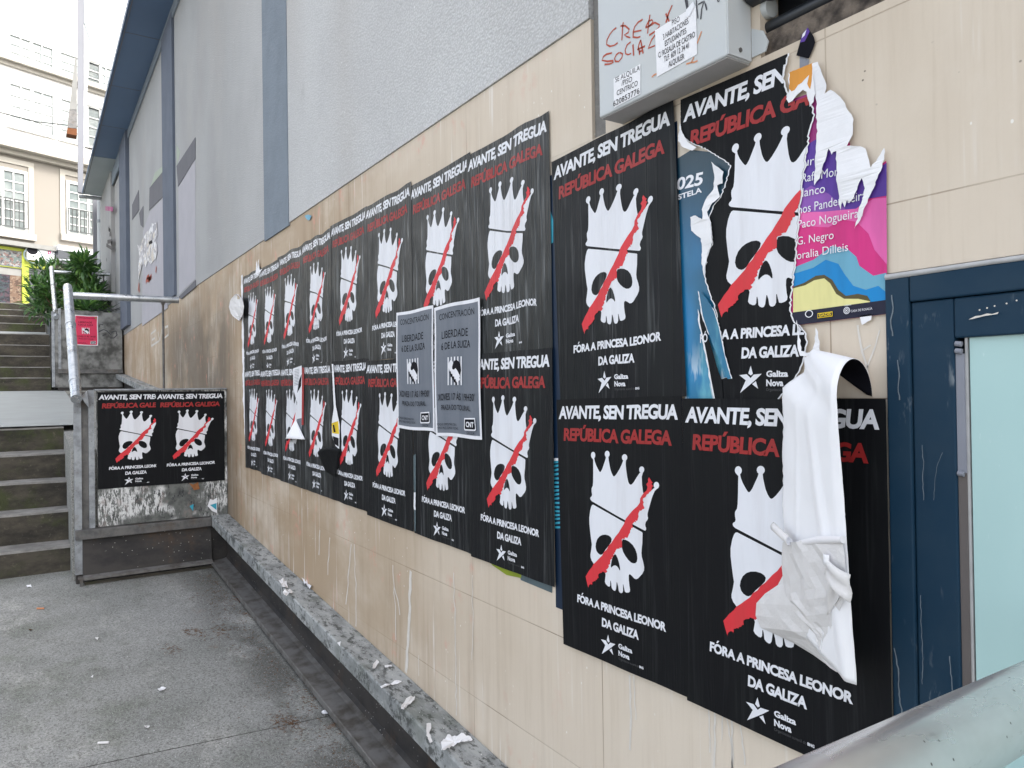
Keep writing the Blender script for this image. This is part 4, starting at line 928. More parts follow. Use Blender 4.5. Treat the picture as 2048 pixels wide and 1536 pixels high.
c0 = wxz((1699, 621.5)); pk += [(ring(c0[0], c0[1], .0052, .0066), 'sheetw'), (ring(c0[0], c0[1], .0028, .0040), 'sheetw'), (ring(c0[0], c0[1], 0, .0014), 'sheetw')]
c0 = wxz((1624, 628)); pk += [(ring(c0[0], c0[1], .0058, .0074, rx=1.2), 'sheetw')]
wall_sheet('festival_poster', pk, 'pink and violet festival poster with a list of names, torn at the top', 'poster', .0040)
WT = [(1631,130),(1642,126),(1648,140),(1652,152),(1658,165),(1660,172),(1655,190),(1663,184),(1668,182),(1680,190),(1687,196),(1696,208),(1701,222),(1713,241),(1712,258),(1711,271),(1701,294),(1708,293),(1715,294),(1726,294),(1736,299),(1740,312),(1744,323),(1748,337),(1760,318),(1774,297),(1774,320),(1762,358),(1750,385),(1738,414),(1726,442),(1714,459),(1722,432),(1732,400),(1736,378),(1729,358),(1720,381),(1714,398),(1706,405),(1699,402),(1694,416),(1689,404),(1685,426),(1683,400),(1682,381),(1680,334),(1679,304),(1672,306),(1670,311),(1663,299),(1654,330),(1645,358),(1634,372),(1633,350),(1636,339),(1637,315),(1638,299),(1641,264),(1640,230),(1639,205),(1636,189),(1627,184),(1626,172),(1629,159)]
wall_sheet('paper_shred', [(wpoly(WT, seed=21, amp=.0016), 'paper')], 'large white torn patch over the top of the pink festival poster', 'paper shred', .0075, 'torn paper shreds')
OW = [(1583,148),(1585,183),(1579,200),(1584,208),(1592,203),(1600,192),(1612,182),(1620,186),(1622,200),(1626,216),(1634,205),(1637,190),(1634,165),(1633,128),(1620,150),(1600,162)]
OR = [(1586,147),(1632,128),(1631,150),(1627,181),(1621,170),(1625,152),(1617,160),(1610,168),(1603,172),(1596,182),(1590,185),(1585,180)]
wall_sheet('paper_shred', [(wpoly(OW, seed=22), 'paper'), (wpoly(OR, seed=23, amp=.001), 'orange')], 'small orange scrap with white tear above the torn skull poster', 'paper shred', .0105, 'torn paper shreds')
BT = [(1598,106),(1596,114),(1600,111),(1622,118),(1634,84),(1632,78),(1620,56),(1608,70),(1602,84)]
BT = [(1595,112),(1604,80),(1607,70),(1618,56),(1622,62),(1630,74),(1632,82),(1633,86),(1628,100),(1620,118)]
wall_sheet('paper_shred', [(wpoly(BT), 'ink'), (wpoly([(1603,86),(1607,70),(1618,56),(1622,64),(1612,84)]), 'violet'), (wpoly([(1606,78),(1608,69),(1616,60),(1612,72)]), 'sheetw')], 'black and violet scrap stuck on the stone under the conduits', 'paper shred', .004, 'torn paper shreds')
wall_sheet('glue_stain', [(wpoly([(1600,112),(1619,119),(1618,128),(1622,140),(1600,142)]), 'gasket')], 'greyish glue mark below the black and violet scrap', 'stain', .0012)
# green and grey strips of older posters below the lower row
wall_sheet('green_poster', [(wpoly([(900,1070),(1050,1120),(1105,1140),(1105,1186),(1042,1160),(1040,1150),(1010,1136),(950,1112),(918,1096)]), 'greyp'), (wpoly([(910,1085),(952,1100),(953,1111),(918,1096)]), 'lime_p'), (wpoly([(978,1118),(1045,1140),(1043,1156),(1014,1150),(985,1130)]), 'lime_p')], 'lime and grey edge of an older poster below the lower row', 'poster', .0012)

# ---------------------------------------------------------------- curls and flaps
def surf(fn, nu, nv, name, mats, parent=None, flip=False, th=.0006, smooth=True):
    vs = [fn(i/nu, j/nv) for i in range(nu+1) for j in range(nv+1)]
    fs = [(i*(nv+1)+j, (i+1)*(nv+1)+j, (i+1)*(nv+1)+j+1, i*(nv+1)+j+1) for i in range(nu) for j in range(nv)]
    if flip: fs = [f[::-1] for f in fs]
    mb = MB(); mb.add(vs, fs, 0, smooth); o = mb.build(name, mats, parent, recalc=False)
    s_ = o.modifiers.new('thickness', 'SOLIDIFY'); s_.thickness = th; s_.offset = -1
    if len(mats) > 1: s_.material_offset = 1
    return o
rn = random.Random(11)
M['paper3'] = simple('crumpled_lilac_white_paper', (.76, .745, .76), .8, .2, 0, .08, 25, (90, .25, .0015), (.69, .67, .68))
hang = empty('hanging_torn_paper', (-.85, -.05, 1.66), 'large white torn paper curling off the wall over the last skull poster', 'torn paper')
def nz(a, b, s=1.0): return s*(math.sin(a*7.1+b*5.3+.4)*.5+math.sin(a*13.7-b*9.1+1.9)*.3+math.sin(a*23+b*31)*.2)
Lf = [(0, 0), (.06, .012), (.12, -.045), (.2, -.052), (1, -.05)]
def arch(u, v):
    """u across from the torn left edge to the free right edge; v from the wall over the roll and down"""
    r = .010+.045*min(1, u/.9)**.8; zt = 1.668-.034*u
    xr = -.766
    if v < .36:
        a = v/.36*math.pi; y = -r*(1-math.cos(a))*1.0; z = zt-r+r*math.sin(a)*1.25-(0 if a > math.pi/2 else .0)
        xl = -.868-.02*v
    else:
        t = (v-.36)/.64; y = -2*r+t*(.020*u)-.010*t*(1-u)*math.sin(t*3)+.0016*nz(u*1.3, t*2)-.007*max(0, 1-abs(u-(.50+.42*t))/.10)*min(1, t*4)-.004*max(0, 1-abs(u-(.35-.1*t))/.05)*max(0, 1-abs(t-.5)/.5); z = zt-r-t*(.50+.0*u)
        # left edge is torn stepwise near the top
        xl = -.886 if t < .06 else (-.886-(t-.06)*.9 if t < .12 else -.940)
        xl = max(xl, -.935)+.0012*math.sin(t*29)+.0012*math.sin(t*151)*math.sin(t*17)
    x = xl+(xr+.012*max(0, (v-.36))*2-xl)*u
    return (x, y-.004-.010*(1-u), z)
surf(arch, 40, 80, 'curled_sheet', [M['hangpaper'], M['ink']], hang, True)
def strip3(pts):
    q = [on_y(x, y, d) for x, y, d in pts]; n = len(q)-1
    def f(v):
        k = min(n-1, int(v*n)); return q[k].lerp(q[k+1], v*n-k)
    return f
def between(lf, rf, bulge, seed, amp):
    L_, R2 = strip3(lf), strip3(rf)
    def f(u, v):
        p = L_(v).lerp(R2(v), u); e_ = math.sin(math.pi*u)
        k = random.Random(int(seed*100+u*977+v*7919)); p.y -= bulge*e_*(1-.6*v)+amp*nz(u*1.1+seed, v*1.2+seed)*e_**.5+k.uniform(-1, 1)*amp*.42*e_**.3
        return tuple(p)
    return f
surf(between([(1572,1140,-.035),(1552,1178,-.03),(1516,1194,-.022),(1509,1225,-.02),(1522,1255,-.02),(1560,1272,-.022),(1610,1297,-.03),(1655,1330,-.042),(1676,1342,-.05)],
             [(1690,1110,-.100),(1692,1150,-.100),(1694,1195,-.098),(1699,1240,-.094),(1701,1268,-.088),(1697,1296,-.080),(1690,1318,-.070),(1682,1334,-.06),(1677,1343,-.051)], .012, 1.0, .004), 9, 10, 'crumpled_sheet', [M['hangpaper'], M['paper2']], hang, False, .0006, False)
surf(between([(1566,1084,-.055),(1563,1125,-.052),(1569,1180,-.046),(1560,1206,-.042),(1578,1232,-.044),(1602,1252,-.05),(1632,1266,-.06),(1645,1299,-.072)],
             [(1684,1074,-.118),(1689,1105,-.118),(1692,1150,-.116),(1690,1192,-.112),(1680,1220,-.105),(1666,1246,-.096),(1656,1270,-.088),(1646,1301,-.074)], .018, 3.0, .006), 11, 12, 'crumpled_sheet', [M['paper3'], M['paper2']], hang, False, .0006, False)
mb = MB(); mb.tube([on_y(1601, 1086, -.090), on_y(1640, 1080, -.112), on_y(1686, 1079, -.124)], [.005, .0075, .0065], 14); mb.build('crumpled_roll', M['paper3'], hang)
def rollL(u, v):
    a = v*math.pi*1.5; r = .009
    return (-.935+.050*u, -.070-.02*u-r*math.sin(a), 1.315+.018*(1-u)-r*(1-math.cos(a))*.9)
surf(rollL, 8, 14, 'rolled_edge', [M['paper'], M['paper2']], hang)
def tape(u, v): return (-.792+.050*u, -.118-.012*math.sin(u*3)-.004*math.sin(v*7), 1.302-.026*u-.036*v-.012*u*v)
surf(tape, 8, 6, 'tape_end', [M['gasket'], M['paper2']], hang)
surf(lambda u, v: (-.7905+.012*u, -.124-.004*math.sin(u*3), 1.304-.018*v), 3, 3, 'violet_edge', [M['violet'], M['paper']], hang)
def tail(u, v): return (-.785+.032*u-.022*v*u*0-.012*v, -.112-.006*math.sin(v*4+u*3), 1.275-.002*u-.085*v*(1-.55*u))
surf(tail, 6, 8, 'torn_tail', [M['paper'], M['paper2']], hang)

# white curl in the third lower poster and black flap between fourth and fifth
c3 = [(592,838),(575,884),(583,880),(597,876),(610,879)]
ap3 = on_y(591, 838, -.016); b0 = on_y(576, 882, -.014); b1 = on_y(610, 879, -.014)
def cone(u, v):
    p = b0.lerp(b1, u); q = ap3.lerp(p, v); return (q.x, q.y-.055*v*math.sin(math.pi*u), q.z+.012*v*math.sin(math.pi*u))
tag(surf(cone, 12, 6, 'paper_curl', [M['paper'], M['black_near']], None, True), 'white cone of curled paper on the third lower skull poster', 'paper curl')
hole = [(590,738),(603,732),(608,760),(607,800),(606,838),(596,850),(592,835),(594,800),(588,775)]
wall_sheet('paper_shred', [(wpoly([(590,737),(607,731),(608,776),(607,880),(598,868),(593,838),(598,805),(590,778)], seed=31), 'sheetw'), (wpoly([(602,760),(607,748),(606,772),(598,786)]), 'ink'), (wpoly([(608,734),(612,736),(611,850),(607,850)]), 'pd'), (wpoly([(598,838),(607,836),(607,866),(600,858)]), 'slate')]+[(wpoly([(593,740+3*k),(602,738+3*k),(602,738.7+3*k),(593,740.7+3*k)]), 'greyp') for k in range(11)], 'torn strip showing a white leaflet on the third lower skull poster', 'paper shred', .0108, 'torn paper shreds')
f0 = [(650,945),(650,912),(655,900),(668,895),(684,899),(684,930),(670,950),(662,955)]
q0 = on_y(650, 905, -.014); q1 = on_y(684, 898, -.014); q2 = on_y(652, 942, -.014); q3 = on_y(672, 954, -.014)
def flap(u, v):
    a = q0.lerp(q1, u); b = q2.lerp(q3, u); p = a.lerp(b, v); p.z += .018*math.sin(math.pi*u)*(1-v); return (p.x, p.y-.045*(1-v)*math.sin(math.pi*min(1, u*.7+.3))-.004, p.z)
tag(surf(flap, 10, 8, 'paper_flap', [M['black_near'], M['paper']], None, True), 'loose black paper flap between the fourth and fifth lower skull posters', 'paper flap')
wall_sheet('paper_shred', [(wpoly([(668,728),(671,728),(676,810),(684,850),(683,898),(676,892),(668,870),(668,845),(672,815)], seed=33), 'paper'), (wpoly([(668,846),(681,842),(683,868),(669,866)]), 'yellow'), (wpoly([(670,850),(673,849),(676,864),(672,864)]), 'ink'), (wpoly([(670,872),(682,876),(682,893),(674,888)]), 'ink')], 'white tear with a yellow scrap beside the fifth lower skull poster', 'paper shred', .0118, 'torn paper shreds')
wall_sheet('paper_shred', [(wpoly([(483,552),(486,549),(490,740),(492,780),(496,920),(493,920),(487,800)], seed=35), 'paper')], 'thin frayed white edge at the left end of the poster rows', 'paper shred', .0010, 'torn paper shreds')
wall_sheet('paper_shred', [(wpoly([(514,548),(516,520),(518,536),(521,518),(522,540),(528,538),(519,552)], seed=36), 'paper')], 'small white shred sticking up above the second upper poster', 'paper shred', .0075, 'torn paper shreds')
wall_sheet('paper_shred', [(wpoly([(831,910),(836,908),(836,1062),(833,1060)], seed=37), 'greyp'), (wpoly([(832,985),(835.5,984),(835.5,1020),(832,1018)], seed=38), 'paper')], 'narrow pale gap strip between sixth and seventh lower posters', 'paper shred', .0098, 'torn paper shreds')
o = surf(between([(471,588,-.010),(461,599,-.006),(458,614,-.004),(463,630,-.006),(477,641,-.010)], [(473,588,-.012),(485,598,-.045),(488,613,-.055),(486,629,-.040),(479,641,-.012)], -.022, 5.0, .006), 8, 10, 'loose_sheet', [M['paper3'], M['paper2']], None, False, .0008, False)
tag(o, 'crumpled white sheet peeling from the stone left of the poster rows', 'paper')
wall_sheet('paint_blob', [(wpoly([(611,432),(618,429),(625,432),(622,440),(618,441),(614,437)], seed=41, amp=.003), 'tealgrey')], 'pale blue paint blob on the stone edge above the upper row', 'paint blob', .006)

frame_marks().build('paint_drip', (0, -.008, 0), XAX, WALLN, 0, .0012, None, wo_)
# dried glue running down the stone
S = Sheet(); t = []
for L, wd in [([(822,1142),(818,1250),(812,1345)], .022), ([(703,1088),(698,1140),(692,1209)], .010), ([(709,1088),(712,1180),(712,1253)], .009), ([(786,1130),(790,1200),(792,1280)], .007), ([(789,1174),(796,1200),(800,1230)], .008), ([(908,1145),(911,1290),(913,1431)], .006), ([(838,1310),(838,1352)], .005), ([(945,1150),(946,1260),(944,1320)], .004),
              ([(1418,1400),(1419,1450),(1420,1505)], .004), ([(1431,1405),(1430,1470),(1428,1550)], .0055), ([(1452,1420),(1462,1480),(1465,1550)], .004), ([(1464,1420),(1466,1500),(1464,1550)], .005), ([(1480,1440),(1488,1500),(1490,1530)], .004), ([(1446,1430),(1444,1480)], .003),
              ([(1260,1350),(1262,1420),(1260,1500)], .007), ([(1268,1345),(1272,1440)], .004), ([(640,1060),(638,1110)], .010), ([(660,1075),(656,1150)], .009), ([(1716,650),(1722,690),(1735,735)], .004), ([(1735,735),(1752,690),(1760,660)], .003), ([(1735,735),(1738,760)], .003), ([(1727,700),(1742,690)], .003)]:
    Sheet().ink(stroke([wxz(p) for p in jag(L, 12, 1.2, 3)], wd), M['glue']).build('glue_drip', (0, 0, 0), XAX, WALLN, 0, .0008, None, bld)
tag(SK and wall_sheet('glue_film', [(wpoly([(1722,632),(1748,628),(1746,640),(1728,650)], seed=61), 'hangpaper')], 'bit of torn white film below the festival poster sponsors', 'paper shred', .0062), None)
# white paper remains above the hanging sheet
wall_sheet('paper_shred', [(wpoly([(1601,640),(1606,668),(1612,702),(1622,706),(1632,704),(1636,690),(1640,655),(1645,664),(1648,702),(1637,712),(1610,712),(1604,690)], seed=63), 'paper')], 'thin white paper points just above the hanging torn paper', 'paper shred', .0112, 'torn paper shreds')
# ================================================================= METER BOX AND CONDUITS
BY = -.077
box = empty('meter_box', (-1.23, 0, 2.289), 'pale grey meter box with red graffiti and two rental flyers', 'meter box')
bx = MB(); bx.prism([(-1.434, BY, 2.289), (-1.024, BY, 2.289), (-1.024, BY, 2.95), (-1.434, BY, 2.95)], (0, .0765, 0))
bevel(bx.build('housing', M['boxmetal'], box), .004, 3)
u = MB(); u.prism([(-1.431, BY+.005, 2.2885), (-1.028, BY+.005, 2.2885), (-1.028, -.001, 2.2885), (-1.431, -.001, 2.2885)], (0, 0, -.0018)); u.build('underside', M['boxunder'], box)
sp = MB(); sp.prism([(-1.0235, -.0755, 2.292), (-1.0235, -.004, 2.292), (-1.0235, -.004, 2.95), (-1.0235, -.0755, 2.95)], (.003, 0, 0)); sp.build('side_plate', M['boxmetal'], box)
fl = MB(); fl.prism([(-1.020, -.0035, 2.300), (-.985, -.0035, 2.300), (-.978, -.0035, 2.318), (-.990, -.0035, 2.345), (-1.020, -.0035, 2.362)], (0, .003, 0)); fl.build('wall_flange', M['boxmetal'], box)
sc = MB()
p = on_x(1480.5, 100, -1.0203); sc.tube([p, p+Vector((.002, 0, 0))], .0048, 12); sc.tube([p+Vector((.002, 0, 0)), p+Vector((.0026, 0, 0))], .0022, 8, 0)
sc.build('screw', M['plate'], box)
def bpt(cx, cy): 
    q = on_y(1180+cx*.18555, cy*.18555, BY); return (q.x, q.z)
def marks(lines, wd):
    t = []
    for L in lines: t += stroke([bpt(*p) for p in L], wd)
    return t
red = [[(285,300),(250,325),(215,370),(185,430),(180,480),(215,500),(260,490),(300,462)], [(360,240),(352,300),(345,435)], [(330,280),(380,278),(425,318),(415,350),(370,378),(402,396),(435,408)],
       [(568,210),(520,240),(482,290),(468,340),(466,400),(510,406),(545,396)], [(470,345),(556,328)], [(648,158),(635,240),(622,362)], [(600,298),(632,228),(668,214),(682,236),(640,282),(600,300)], [(640,282),(700,244),(750,268),(744,298),(700,340),(640,380)],
       [(888,55),(850,140),(820,245)], [(818,145),(840,200),(858,238),(885,225)], [(238,572),(180,584),(146,610),(130,650),(190,662),(250,655),(255,672),(215,690),(158,696)], [(318,566),(285,590),(266,630),(275,662),(310,664),(345,622),(352,582),(322,566)],
       [(440,452),(400,486),(380,540),(386,580),(415,590),(445,575)], [(464,480),(472,602)], [(548,430),(522,500),(538,590)], [(548,430),(560,500),(574,578)], [(510,535),(594,498)], [(702,378),(665,430),(630,520),(702,492)], [(530,560),(560,548)]]
S = Sheet(); S.ink(marks(red, .0042), M['redmark']); S.ink(marks([[(1205,338),(1185,395),(1162,455),(1160,470)], [(1122,618),(1092,675),(1040,690)], [(1092,675),(1130,670),(1162,655)], [(720,795),(690,810),(668,832)]], .0036), M['orangemark'])
S.ink(marks([[(1028,-10),(1040,50),(1052,105)], [(1046,-10),(1060,80)], [(1148,0),(1156,100),(1166,200)], [(1196,210),(1206,100),(1232,10),(1250,60),(1262,110)], [(1168,50),(1220,20)], [(1375,-5),(1385,20),(1400,5)]], .0034), M['darkmark'])
S.build('graffiti', (0, BY, 0), XAX, WALLN, 0, .0006, None, box)
def flyer(quad, lines, label, bold, tap=False):
    S = Sheet(); S.ink(poly([bpt(*p) for p in quad]), M['paper'])
    for s_, p0, p1, cap in lines:
        a, b = Vector(bpt(*p0)), Vector(bpt(*p1)); L = (b-a).length; c, sn = (b-a).x/L, (b-a).y/L
        S.ink([[(a.x+p[0]*c-p[1]*sn, a.y+p[0]*sn+p[1]*c) for p in t] for t in text(s_, 0, L, 0, cap, bold)], M['ink'])
    if tap: S.ink(poly([bpt(*p) for p in [(1040,190),(1045,110),(1120,20),(1140,60),(1080,180)]]), M['white'])
    x0 = min(p[0] for t in S.layers[0][0] for p in t); z0 = min(p[1] for t in S.layers[0][0] for p in t)
    S.layers = [([[(p[0]-x0, p[1]-z0) for p in q] for q in t], m) for t, m in S.layers]
    return tag(S.build('flyer', (x0, BY, z0), XAX, WALLN, 0, .0013), label, 'flyer', 'rental flyers on the meter box')
flyer([(725,832),(705,328),(1145,60),(1160,585)], [('PISO', (888,278), (970,233), .0125), ('3 HABITACIONES', (795,432), (1068,252), .0125), ('ESTUDIANTES', (815,502), (1045,358), .0125), ('C/ ROSALÍA DE CASTRO', (745,628), (1138,398), .0125), ('TLF. 609 12 34 41', (805,672), (1074,518), .0125), ('ALQUILER', (855,728), (1024,634), .0125)], 'larger rental flyer with six printed lines beside red graffiti', .004, True)
flyer([(262,1165),(258,850),(548,690),(548,1012)], [('SE ALQUILA', (278,892), (540,758), .0125), ('/PISO', (345,928), (458,880), .0125), ('CENTRICO', (295,1034), (520,922), .0125), ('620853776', (258,1152), (540,1005), .0135)], 'smaller rental flyer with handwritten phone number at the box bottom', .0)
# conduits in the recess
MB().box((-.999, .014, 2.2935), (3.9, .099, 2.346)).build('recess_ledge', M['recess'], bld)
MB().box((-.999, .060, 2.347), (3.9, .098, 2.659)).build('recess_dark_fill', M['blackpipe_void'], bld)  # black sheet standing in for the shade deep in the recess
def conduit(label, y, z0, z1, r, x0=-1.018, x1=3.5):
    mb = MB(); mb.tube([(x0, y, z0), (x0+.02, y, z0), (-.6, y, z0+(z1-z0)*.3), (x1, y, z1)], r, 16)
    return tag(mb.build('conduit', M['blackpipe_void']), label, 'conduit', 'black conduits above the stone')
conduit('thick black conduit running right from the meter box', .0, 2.462, 2.47, .055)
conduit('thin dark conduit along the bottom of the recess', .030, 2.362, 2.366, .015)
cf = MB(); cf.tube([(-1.012, .02, 2.400), (-.985, .02, 2.398)], .020, 14); tag(cf.build('conduit_sleeve', M['boxmetal']), 'short grey sleeve stub at the right side of the meter box', 'sleeve')

# wall graffiti on the far stone and plaster
S = Sheet(); t = []
for L in [[(302,668),(303,692)], [(302,668),(312,660)], [(303,692),(318,682)], [(304,680),(310,676)], [(316,664),(320,682),(324,658)], [(328,656),(329,676),(336,670)], [(330,655),(336,652),(337,672)]]:
    t += stroke([wxz(p) for p in L], .025)
S.ink(t, M['whitemark']); S.build('graffiti', (0, 0, 0), XAX, WALLN, 0, .0012, None, bld)
S = Sheet(); t = []
for L in [[(278,582),(280,566),(281,585)], [(294,566),(296,556),(300,552),(299,562),(305,552)], [(296,560),(304,556)], [(314,545),(315,533)]]:
    t += stroke([wxz(p) for p in L], .055)
S.ink(t, M['redmark'])
S.build('graffiti', (0, -.0125, 0), XAX, WALLN, 0, .0012, None, bld)
rs = wall_sheet('paper_remains', [(wpoly([(279,560),(279,530),(281,512),(276,488),(284,492),(290,474),(300,462),(306,446),(316,444),(318,470),(312,480),(318,500),(314,520),(304,528),(298,520),(294,535),(286,530)], seed=50, amp=.05, step=.12), 'remains'), (wpoly([(308,452),(315,448),(314,460),(309,468)], seed=51, amp=.02, step=.1), 'patch_light'), (wpoly([(300,484),(306,480),(308,486),(301,490)]), 'ink')], 'shredded remains of posters on the far grey wall', 'paper', .002, y=-.0125)
S = Sheet(); t = []
for L in [[(256,704),(258,692),(262,700),(264,690)], [(198,655),(200,648),(206,650)], [(197,664),(207,659),(214,662),(222,670),(224,664),(232,662),(234,670),(228,676),(220,676)], [(205,672),(212,668)]]:
    t += stroke([(on_x(px, py, PX+.0).y, on_x(px, py, PX+.0).z) for px, py in L], .016)
S.ink(t, M['darkmark']); S.build('graffiti', (PX, 0, 0), (0, 1, 0), (1, 0, 0), 0, .003, None, pl)
S = Sheet(); S.ink(poly([(on_x(x, y, -15.2).x*0+on_y(x, y, -.07).x, on_y(x, y, -.07).z) for x, y in [(211,412),(226,414),(226,423),(211,421)]]), M['plum']); S.build('sticker', (0, -.07, 0), XAX, WALLN, 0, .002, None, bld)
S = Sheet(); t = []
for L in [[(218,455),(221,462),(217,458)], [(219,470),(222,468)], [(215,484),(224,482),(222,486)], [(213,490),(219,494),(224,497)], [(213,518),(214,521)]]: t += stroke([wxz(p, -.07) for p in L], .07)
S.ink(t, M['darkmark']); S.build('graffiti', (0, -.07, 0), XAX, WALLN, 0, .002, None, bld)
# scraps on the parapet board
S = Sheet(); q = lambda pts: poly([(on_x(x, y, -6.118).y, on_x(x, y, -6.118).z) for x, y in pts])
S.ink(q([(415,1012),(420,998),(426,1000),(434,995),(434,1026),(424,1022)]), M['paper']); S.ink(q([(420,1010),(433,1006),(433,1020)]), M['cyan']); S.ink(q([(379,1012),(387,1008),(386,1022)]), M['cyan'])
tag(S.build('paper_shred', (-6.118, 0, 0), (0, 1, 0), (1, 0, 0), 0, .0015), 'white and light blue scraps low on the steel parapet board', 'paper shred', 'torn paper shreds')
S = Sheet(); S.ink(q([(378,966),(386,969),(396,964),(399,978),(388,980)]), M['leafdry']); tag(S.build('paper_shred', (-6.118, 0, 0), (0, 1, 0), (1, 0, 0), 0, .0055), 'rust red scrap under the right parapet poster', 'paper shred', 'torn paper shreds')

# ================================================================= FACADE ACROSS THE STREET
FU = (FWD*math.cos(R_(33.6))+RGT*math.sin(R_(33.6))); FU.z = 0; FU.normalize()
FN = Vector((FU.y, -FU.x, 0)); FN = FN if FN.dot(CAMP-ray(0, 600)) > 0 else -FN
FP = CAMP+ray(0, 600)/FPX*24.0; FP.z = 0
def fu(px, py, out=0.0):
    r = ray(px, py); t = ((FP+FN*out-CAMP).dot(FN))/r.dot(FN); p = CAMP+r*t; return ((p-FP).dot(FU), p.z)
fac = empty('facade_building', (FP.x, FP.y, 3.61), 'cream apartment house with white windows across the street', 'building')
def fbox(mb, u0, z0, u1, z1, d0, d1):
    """box on the facade, d = distance out of the wall"""
    P = lambda u, z, d: FP+FU*u+FN*d+Vector((0, 0, z))
    return mb.hexa([P(u0,z0,d0), P(u1,z0,d0), P(u1,z0,d1), P(u0,z0,d1), P(u0,z1,d0), P(u1,z1,d0), P(u1,z1,d1), P(u0,z1,d1)])
ZC = fu(0, 297)[1]; ZC2 = fu(0, 282)[1]; ZS = fu(0, 480)[1]
fbox(MB(), -9, ZS, 16, ZC, -6, 0).build('wall', M['cream'], fac)
fbox(MB(), -9, ZC2, 16, 32, -6, .02).build('wall', M['facwhite'], fac)
c = MB(); fbox(c, -9, ZC+.001, 16, ZC2, -.1, .50); fbox(c, -9, ZC-.14, 16, ZC, 0.001, .22); c.build('cornice', M['cornice'], fac)
zz = fu(0, 120)[1]; c = MB(); fbox(c, -9, zz, 16, zz+.18, .021, .30); fbox(c, -9, zz-.12, 16, zz-.001, .021, .14); c.build('cornice', M['cornice'], fac)
fbox(MB(), -9, 3.4, 16, ZS-.16, -6, -.15).build('wall', M['cream'], fac)
c = MB(); fbox(c, -9, ZS-.15, 16, ZS-.001, -.1, .22); c.build('canopy_edge', M['greycorn'], fac)
def fwin(u0, z0, u1, z1, cols, rows, base=0.0, name='window', trim=.10, glass='winglass'):
    mb = MB(); fbox(mb, u0-trim, z0-trim, u0, z1+trim, base+.001, base+.07); fbox(mb, u1, z0-trim, u1+trim, z1+trim, base+.001, base+.07)
    fbox(mb, u0+.001, z1, u1-.001, z1+trim, base+.001, base+.07); fbox(mb, u0+.001, z0-trim, u1-.001, z0, base+.001, base+.09)
    o = mb.build(name, M['winwhite'], fac)
    g = MB(); fbox(g, u0+.001, z0+.001, u1-.001, z1-.001, base+.002, base+.014); g.build('pane', M[glass], o)
    b = MB()
    for k in range(1, cols):
        x = u0+(u1-u0)*k/cols; wd = .05 if (cols == 4 and k == 2) or (cols == 2) else .022; fbox(b, x-wd, z0+.002, x+wd, z1-.002, base+.015, base+.05)
    for k in range(1, rows):
        y = z0+(z1-z0)*k/rows; fbox(b, u0+.002, y-.02, u1-.002, y+.02, base+.0151, base+.045)
    b.build('glazing_bar', M['winwhite'], o); return o
def rail(u0, z0, u1, z1, base):
    mb = MB(); fbox(mb, u0, z1-.03, u1, z1, base, base+.03); fbox(mb, u0, z0, u1, z0+.03, base, base+.03)
    n = int((u1-u0)/.13)
    for k in range(n+1):
        x = u0+(u1-u0)*k/n; fbox(mb, x-.011, z0+.031, x+.011, z1-.031, base+.004, base+.026)
    return mb.build('balcony_rail', M['iron'], fac)
# first floor windows
ua = fu(47, 345)[0]; za = fu(40, 348)[1]; zb = fu(40, 460)[1]
fwin(ua-1.30, zb, ua, za, 4, 6); rail(ua-1.4, zb+.02, ua+.05, fu(40, 402)[1], .16)
ub = fu(137, 365)[0]; za2 = fu(140, 368)[1]; zb2 = fu(140, 465)[1]
fwin(ub, zb2, ub+1.30, za2, 4, 6); rail(ub-.1, zb2+.02, ub+1.4, fu(140, 418)[1], .16)
c = MB()
for a, b, z in ((ua-1.62, ua+.32, zb), (ub-.32, ub+1.62, zb2)): fbox(c, a, z-.32, b, z-.105, .001, .16)
c.build('sill', M['cornice'], fac)
c = MB()
for a, b, z, y in ((ua-1.6, ua+.30, zb, za), (ub-.30, ub+1.6, zb2, za2)):
    fbox(c, a, z-.104, a+.17, y+.45, .001, .045); fbox(c, b-.17, z-.104, b, y+.45, .001, .045); fbox(c, a+.171, y+.28, b-.171, y+.45, .001, .045)
c.build('surround', M['cornice'], fac)
# second floor glazed bay, third floor
u0, u1 = fu(18, 170)[0], fu(103, 180)[0]; z1 = fu(18, 168)[1]; z0 = fu(18, 250)[1]
fwin(u0, z0, u1, z1, 4, 4, .021, glass='winglass_up'); 
u0b = fu(120, 190)[0]; fwin(u0b, z0, u0b+1.3, z1, 2, 4, .021, glass='winglass_up')
u0c = fu(174, 200)[0]; fwin(u0c, z0, u0c+2.6, z1, 4, 4, .021, glass='winglass_up')
z1 = fu(18, 70)[1]; z0 = z1-2.6+.0
for a, wd, n in ((u0, u1-u0, 4), (u0b, 1.3, 2), (u0c, 2.6, 4)): fwin(a, max(z0, fu(0, 112)[1]), a+wd, z1, n, 3, .021, glass='winglass_up')
# shopfront
sh = empty('lime_shopfront', (FP.x, FP.y, 3.61), 'lime green shopfront with dark patterned shutter beyond the steps', 'shopfront')
P_ = lambda x, y: fu(x, y, -.10)
uL = P_(-60, 560)[0]; u1 = P_(43.5, 560)[0]; u2 = P_(57, 560)[0]; u3 = P_(110, 560)[0]; zt = ZS-.17; zo = P_(30, 536)[1]
c = MB(); fbox(c, uL, zo, u2, zt, -.149, -.06); fbox(c, u1, 3.62, u2, zo-.001, -.149, -.06); fbox(c, u2+.001, P_(58, 535)[1], u3, zt, -.149, -.065); c.build('lime_surround', M['lime'], sh)
c = MB(); fbox(c, uL, P_(0, 531)[1], P_(42, 520)[0], P_(0, 498)[1], -.059, -.045); c.build('photo_panel', M['collage'], sh)
c = MB(); fbox(c, uL, 3.62, u1-.35, zo-.25, -.149, -.12); c.build('shutter', M['shutter'], sh)
c = MB(); fbox(c, uL, zo-.249, u1-.001, zo-.001, -.149, -.11); c.build('shutter_box', M['greycorn'], sh)
